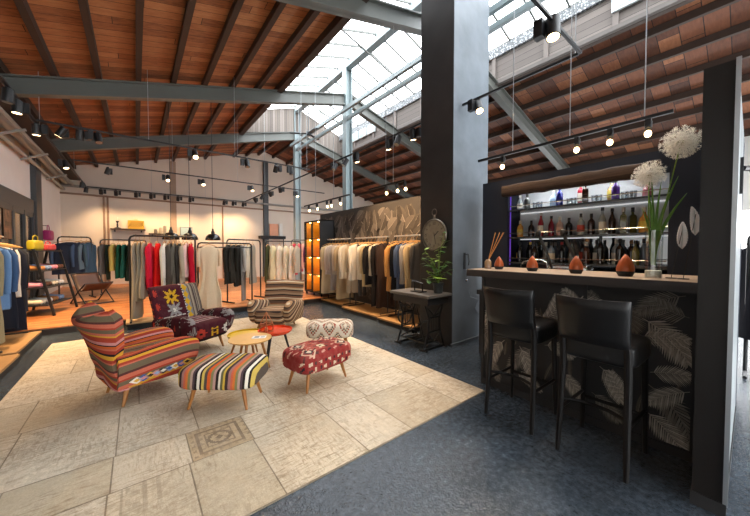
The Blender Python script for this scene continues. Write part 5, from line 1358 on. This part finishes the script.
t = bag('handbag', 'magenta handbag hanging high on the left wall', (-1.86, hb.y, 1.66), (.52, .16, .28), '#b0186a', 0)
MB().tube([(-.135, 0, .4), (0, 0, .4), (.0, 0, .415)], .008, 6).build('hook', M_BLACK, t)
sc = thing('sling_chair', 'black framed sling chair holding brown leather by the denim rail', 'chair', (-.84, 9.9, .12), math.radians(-60))
mb = MB()
for yy in (-.27, .27):
    mb.tube([(-.32, yy, .015), (.0, yy, .3), (.3, yy, .5)], .014, 6).tube([(.32, yy, .015), (.0, yy, .3), (-.28, yy, .72)], .014, 6)
mb.tube([(-.32, -.27, .015), (-.32, .27, .015)], .012, 6).tube([(.32, -.27, .015), (.32, .27, .015)], .012, 6).tube([(.3, -.27, .5), (.3, .27, .5)], .012, 6).tube([(-.28, -.27, .72), (-.28, .27, .72)], .012, 6)
mb.build('frame', M_BLACK, sc)
mb = MB(); mb.grid(lambda u, v: (.3 - .58 * v, -.25 + .5 * u, .5 + .22 * v - .28 * math.sin(PI * v)), 6, 16); o = mb.build('sling', mat('#4a3024', .5, name='brown leather', var=.2), sc); o.modifiers.new('thick', 'SOLIDIFY').thickness = .012

# --- far wall shelves
def wshelf(label, x0, x1, z):
    t = thing('mounted_shelf', label, 'shelf', (x0, Y1 - .26, z), 0, 'shelves on the far wall')
    MB().box(0, x1 - x0, 0, .255, -.05, 0).build('board', mat('#3a2c24', .5), t, smooth=False)
    MB().box(.1, .14, .2, .257, -.12, -.05).box(x1 - x0 - .14, x1 - x0 - .1, .2, .257, -.12, -.05).build('bracket', M_BLACK, t, smooth=False)
wshelf('dark wall shelf with the yellow box and candlestick', -.72, .3, 2.2); wshelf('dark wall shelf with candles, nearer the pilaster', .4, 1.1, 2.05)
cs_ = thing('candlestick', 'black candlestick on the left wall shelf', 'candlestick', (-.52, 14.66, 2.2005))
MB().lathe([(.001, 0), (.09, 0), (.09, .02), (.025, .05), (.03, .12), (.02, .2), (.05, .26), (.05, .28), (.001, .28)], 16).build('holder', M_BLACK, cs_)
MB().lathe([(.001, .28), (.024, .28), (.024, .42), (.001, .42)], 10).build('candle', mat('#d8d2c4', .6), cs_)
yb_ = thing('lattice_box', 'yellow lattice box on the left wall shelf', 'box', (.02, 14.67, 2.2005))
M_YB = mat('#c9a02c', .5, var=.15)
MB().box(-.24, .24, -.1, .1, 0, .32).build('body', M_YB, yb_, smooth=False, bevel=.01)
mb = MB()
for i in range(9):
    x = -.24 + i * .06
    mb.bar((max(-.24, x - .12), -.103, .32 if x - .12 >= -.24 else .32 - (-.24 - x + .12)), (min(.24, x + .12), -.103, .08), .012, .006, (0, 1, 0)); mb.bar((max(-.24, x - .12), -.106, .04), (min(.24, x + .12), -.106, .3), .012, .006, (0, 1, 0))
mb.build('lattice', mat('#7a5c14', .5), yb_, smooth=False)
MB().tube([(-.06, 0, .32), (0, 0, .39), (.06, 0, .32)], .012, 6).build('handle', M_YB, yb_)
for x, h, c, cn in ((.62, .16, '#6a6258', 'grey'), (.78, .22, '#a59a88', 'beige'), (.92, .3, '#8a8278', 'tall stone')):
    o = MB().lathe([(.001, 0), (.05, 0), (.05, h), (.04, h + .01), (.001, h + .005)], 14).build('candle', mat(c, .6)); o.location = (x, 14.67, 2.0505)
    MB().tube([(0, 0, h), (0, 0, h + .025)], .004, 5).build('wick', M_BLACK, o)
    tag(o, '%s pillar candle on the shelf nearer the pilaster' % cn, 'candle', 'candles on the wall shelf')
pc_ = thing('picture_board', 'pale blue picture board on the far wall behind the pendants', 'picture', (1.66, 14.77, 2.0))
MB().box(-.22, .22, -.03, .03, 0, .36).build('frame', mat('#7c8486', .5), pc_, smooth=False)
MB().box(-.19, .19, -.034, -.03, .03, .33).build('panel', mat('#9fb8bd', .4, var=.2, scale=4), pc_, smooth=False)
pb = MB().box(0, .42, 0, .05, 0, .58).build('coral_board', mat('#d99a78', .6)); pb.location = (5.12, 14.66, 2.1); tag(pb, 'apricot board standing right of the dark far post', 'board')
pb = MB().box(0, .16, 0, .05, 0, .62).build('white_board', mat('#d8d4cc', .6)); pb.location = (5.6, 14.66, 2.1); tag(pb, 'narrow white board beside the apricot board', 'board')
ws = thing('mounted_shelf', 'black shelf block below the apricot board', 'shelf', (4.62, 14.4, 1.94))
MB().box(0, 1.2, 0, .39, 0, .14).build('box', M_MATTE, ws, smooth=False)
for sx in (.08, 1.08): MB().box(sx, sx + .04, .02, .06, -1.82, 0).build('post', M_MATTE, ws, smooth=False)

# --- garments beyond the partition on the right
rail_stand('garment_rail', 'black rail of dark coats seen past the end partition', (5.4, -1.35), (5.4, .02), 1.6, 0, m=M_BLACK)
fl = [('coat', '#201f24', 'black', 1.1, -.04), ('coat', '#2a2530', 'dark plum', 1.15, -.18), ('jacket', '#c7a99a', 'dusty pink', .7, -.34), ('coat', '#1b1a1c', 'long black', 1.2, -.5), ('shirt', '#d8d6d2', 'white', .8, -.7)]
for i, (k, c, cn, L, y) in enumerate(fl):
    garment(k, c, cn, (5.4, y, 1.6), R.uniform(.5, .9), '%s from the partition on the rail beyond it' % ordinal(i), L, group='clothes beyond the partition')

# ------------------------------------------------------------------ tracks, spotlights, pendants
def track(label, p0, p1, wires=()):
    t = thing('light_track', label, 'light track', p0)
    d = Vector(p1) - Vector(p0)
    MB().bar((0, 0, 0), d, .028, .028).build('rail', M_BLACK, t, smooth=False)
    for f in wires:
        p = d * f; x = p0[0] + p.x; y = p0[1] + p.y
        if MXL < x < MXR and y < MON1: zt = slope(x)
        else: zt = z_deck(x)
        MB().tube([p + Vector((0, 0, .017)), (p.x, p.y, zt - p0[2] - .03)], .0045, 5).build('wire', M_ALU, t)
    return t
TZ = 3.5
track('black light track along the left wall', (-1.25, 1.5, TZ), (-1.25, 13.75, TZ), (.2, .5, .8))
track('black light track crossing between the first two roof frames beyond the column', (-1.22, 7.25, TZ), (3.6, 7.25, TZ), (.3, .62, .95))
track('black light track crossing above the hoop rails', (-1.2, 10.1, TZ + .04), (5.6, 10.1, TZ + .04), (.3, .55, .85))
track('black light track along the far wall', (-1.25, 13.8, TZ), (3.72, 13.8, TZ), (.35, .7))
track('black light track from the column to the far wall', (3.74, 3.32, TZ), (3.74, 13.8, TZ), (.1, .42, .46, .75))
track('black light track ending on the light face of the column', (3.74, 1.2, TZ), (3.74, 2.655, TZ), (.02,))
track('black light track rising toward the roof light near the camera', (1.9, 1.18, TZ), (3.74, 1.18, TZ), (.2,))
BX, BZ = 3.6, 2.585
track('black light track hanging over the bar', (BX, .44, BZ), (BX, 2.3, BZ), (.1, .42, .75))
track('black light track hanging over the palm wall rails', (BX, 3.7, BZ), (BX, 4.7, BZ), (.3, .5))
track('black light track hanging before the amber cabinet', (BX, 5.4, BZ), (BX, 7.6, BZ), (.3, .7))

def head(loc, target, lit, where, watts=None, size=1.0, bulb=False):
    """track spotlight: adaptor, box gear, swivelling barrel, lamp"""
    t = thing('track_spotlight', '%s track spotlight %s' % ('lit' if lit else 'unlit', where), 'spotlight', loc, 0, 'track spotlights')
    d = (Vector(target) - Vector(loc)).normalized()
    MB().box(-.02, .02, -.02, .02, -.075, -.018).build('adaptor', M_BLACK, t, smooth=False)
    c = Vector((0, 0, -.11 * size)); a = c - d * .07 * size; b = c + d * .1 * size
    if bulb:
        MB().tube([a, c], .03 * size, 12).build('socket', M_BLACK, t)
        MB().puff(c + d * .05, (.025, .025, .03), 1, 10).build('bulb', M_BULB_ON if lit else M_LAMP_OFF, t)
    else:
        MB().tube([a, c + d * .1 * size], .055 * size, 16).build('barrel', M_BLACK, t)
        sdv = d.cross(Vector((0, 0, 1))); sdv = sdv.normalized() if sdv.length > .01 else Vector((1, 0, 0))
        g = c + sdv * .1 * size
        MB().bar(g + Vector((0, 0, .075 * size)), g - Vector((0, 0, .07 * size)), .07 * size, .07 * size).build('gear_box', M_BLACK, t, smooth=False)
        MB().tube([b - d * .004, b + d * .003], .046 * size, 16).build('lamp', M_LAMP_ON if lit else M_LAMP_OFF, t)
    if lit: spot(t, b + d * .05, b + d * 2, watts or SPOT_W, 100, blend=1)
    return t
def on_x(px, py, Yv): p = PY(px, py, Yv); return (p.x, Yv, TZ)
def on_y(px, py, Xv): p = PX(px, py, Xv); return (Xv, min(p.y, 13.7), TZ)
# along the left wall
for px, py, lit, tg, wh in ((8, 96, 0, (-1.7, 0, .8), 'second from the near end of the left wall track'), (17, 104, 1, (-1.6, .1, .6), 'nearest lit one on the left wall track'), (36, 128, 1, (-1.5, .3, .6), 'second lit one on the left wall track'), (65, 160, 1, (-.9, -.6, .6), 'third lit one, flaring, on the left wall track'), (82, 182, 0, (-1.8, 0, 1.4), 'next to last on the left wall track'), (87, 187, 0, (-1.8, 0, 1.4), 'at the far corner of the left wall track')):
    l = on_y(px, py, -1.25); head(l, (tg[0] + .25, l[1] + tg[1], tg[2]), lit, wh, 330)
for px, py, lit, tg, wh in ((62, 131, 1, (-1.6, .6, .8), 'first on the near cross track'), (80, 134, 0, (-.2, .8, 1), 'second on the near cross track'), (98, 137, 0, (.4, -.8, 1), 'third on the near cross track'), (195, 152, 1, (.1, -2.2, .8), 'fourth on the near cross track'), (247, 160, 0, (0, -1, .6), 'fifth on the near cross track'), (276, 165, 0, (0, 2, .6), 'sixth on the near cross track'), (291, 167, 0, (.3, -.5, .6), 'last on the near cross track')):
    l = on_x(px, py, 7.25); head(l, (l[0] + tg[0], 7.25 + tg[1], tg[2]), lit, wh)
for px, py, lit, tg, wh in ((108, 168, 0, (-.8, .4, 1.2), 'first on the middle cross track'), (168, 178, 1, (.0, -2.2, .7), 'glaring first on the middle cross track'), (203, 181, 1, (.1, -2.0, .7), 'glaring second on the middle cross track'), (252, 186, 1, (0, -1.5, .8), 'glaring third on the middle cross track'), (297, 190, 1, (0, -1.2, .8), 'glaring fourth on the middle cross track')):
    l = on_x(px, py, 10.1); head(l, (l[0] + tg[0], 10.1 + tg[1], tg[2]), lit, wh)
for i, (px, lit) in enumerate(((101, 1), (116, 0), (136, 1), (151, 0), (165, 1), (178, 0), (190, 1), (224, 1), (233, 0), (243, 1))):
    l = on_x(px, 195, 13.8); head(l, (l[0], 14.75, 1.6 + .5 * (i % 2)), lit, '%s from the left on the far wall track' % ordinal(i), 90)
for i, (px, py, lit, tg) in enumerate(((255, 200, 0, (5.5, 1, 1)), (262, 196, 0, (2.4, .5, 1)), (270, 192, 0, (5.2, 1, 1.2)), (280, 186, 1, (4.6, 1.2, 1)), (335, 161, 0, (2.2, -.5, .5)), (345.6, 156, 0, (2.0, .5, .5)), (356, 151, 1, (4.4, -.3, .8)), (388, 138, 1, (4.3, .2, .8)), (398, 133, 0, (2.4, 0, .4)), (413, 127, 1, (4.3, .3, .8)))):
    l = on_y(px, py, 3.74); head(l, (tg[0], l[1] + tg[1], tg[2]), lit, '%s from the far end of the track by the column' % ordinal(i))
l = (3.03, 1.18, TZ + .07); head(l, (2.5, .9, .6), 1, 'big one hanging nearest the camera', 60, 1.1)
l = (3.74, 2.4, TZ); head(l, (2.9, 1.2, .9), 1, 'on the light face of the column', 60, 1.0)
# bare bulbs on the lower tracks
for px, lit, wh in ((503, 1, 'first from the column over the bar'), (577, 1, 'second from the column over the bar'), (610, 1, 'third from the column over the bar'), (648, 1, 'last over the bar')):
    p = PX(px, 140, BX); head((BX, p.y, BZ), (BX - .35, p.y, .6), lit, wh, 9, .9, True)
for px, wh in ((386, 'left one over the palm wall rails'), (397, 'middle one over the palm wall rails'), (405, 'right one over the palm wall rails'), (327, 'third bulb before the cabinet'), (331, 'fourth bulb before the cabinet'), (340, 'last bulb before the cabinet'), (309, 'first bulb before the cabinet'), (317, 'second bulb before the cabinet')):
    p = PX(px, 190, BX); head((BX, p.y, BZ), (4.05, p.y - .1, .8), 1, wh, 9, .9, True)

# pendants: black dome shades on long rods
for i, (px, tx) in enumerate(((171, 'leftmost of the three black dome pendants over the hoop rails'), (190, 'middle one of the three black dome pendants'), (213, 'rightmost of the three black dome pendants, above the cream gown'))):
    p = PY(px, 240, 8.25)
    t = thing('pendant_lamp', tx, 'pendant lamp', (p.x, 8.25, 1.64), 0, 'dome pendants')
    MB().tube([(0, 0, .26), (0, 0, z_deck(p.x) - 1.64 - .03)], .006, 6).build('rod', M_BLACK, t)
    mb = MB(); mb.grid(lambda u, v: ((.04 + .13 * math.sin(v * PI / 2)) * math.cos(2 * PI * u), (.04 + .13 * math.sin(v * PI / 2)) * math.sin(2 * PI * u), .16 * math.cos(v * PI / 2)), 28, 10, True)
    o = mb.build('shade', mat('#141414', .25, name='gloss black enamel', spec=.7), t); o.modifiers.new('thick', 'SOLIDIFY').thickness = .004
    MB().lathe([(.001, .15), (.045, .15), (.04, .2), (.02, .24), (.02, .28), (.001, .28)], 16).build('lamp_holder', M_BLACK, t)
    MB().puff((0, 0, .07), (.035, .035, .045), 1, 10).build('bulb', mat('#c9c2b0', .3), t)

# ceiling fan under the roof light
fn = thing('ceiling_fan', 'dark ceiling fan in the roof light before the far end', 'fan', (4.62, 9.4, 5.35))
MB().tube([(0, 0, 0), (0, 0, slope(4.62) - 5.38)], .015, 8).build('rod', M_DSTEEL, fn)
MB().lathe([(.001, -.1), (.07, -.09), (.09, -.03), (.08, .04), (.001, .06)], 20).build('motor', M_DSTEEL, fn)
for k in range(3):
    a = .5 + k * 2 * PI / 3
    MB().bar((.08 * math.cos(a), .08 * math.sin(a), -.03), (.62 * math.cos(a), .62 * math.sin(a), -.03), .12, .012).build('blade', M_DSTEEL, fn, smooth=False)
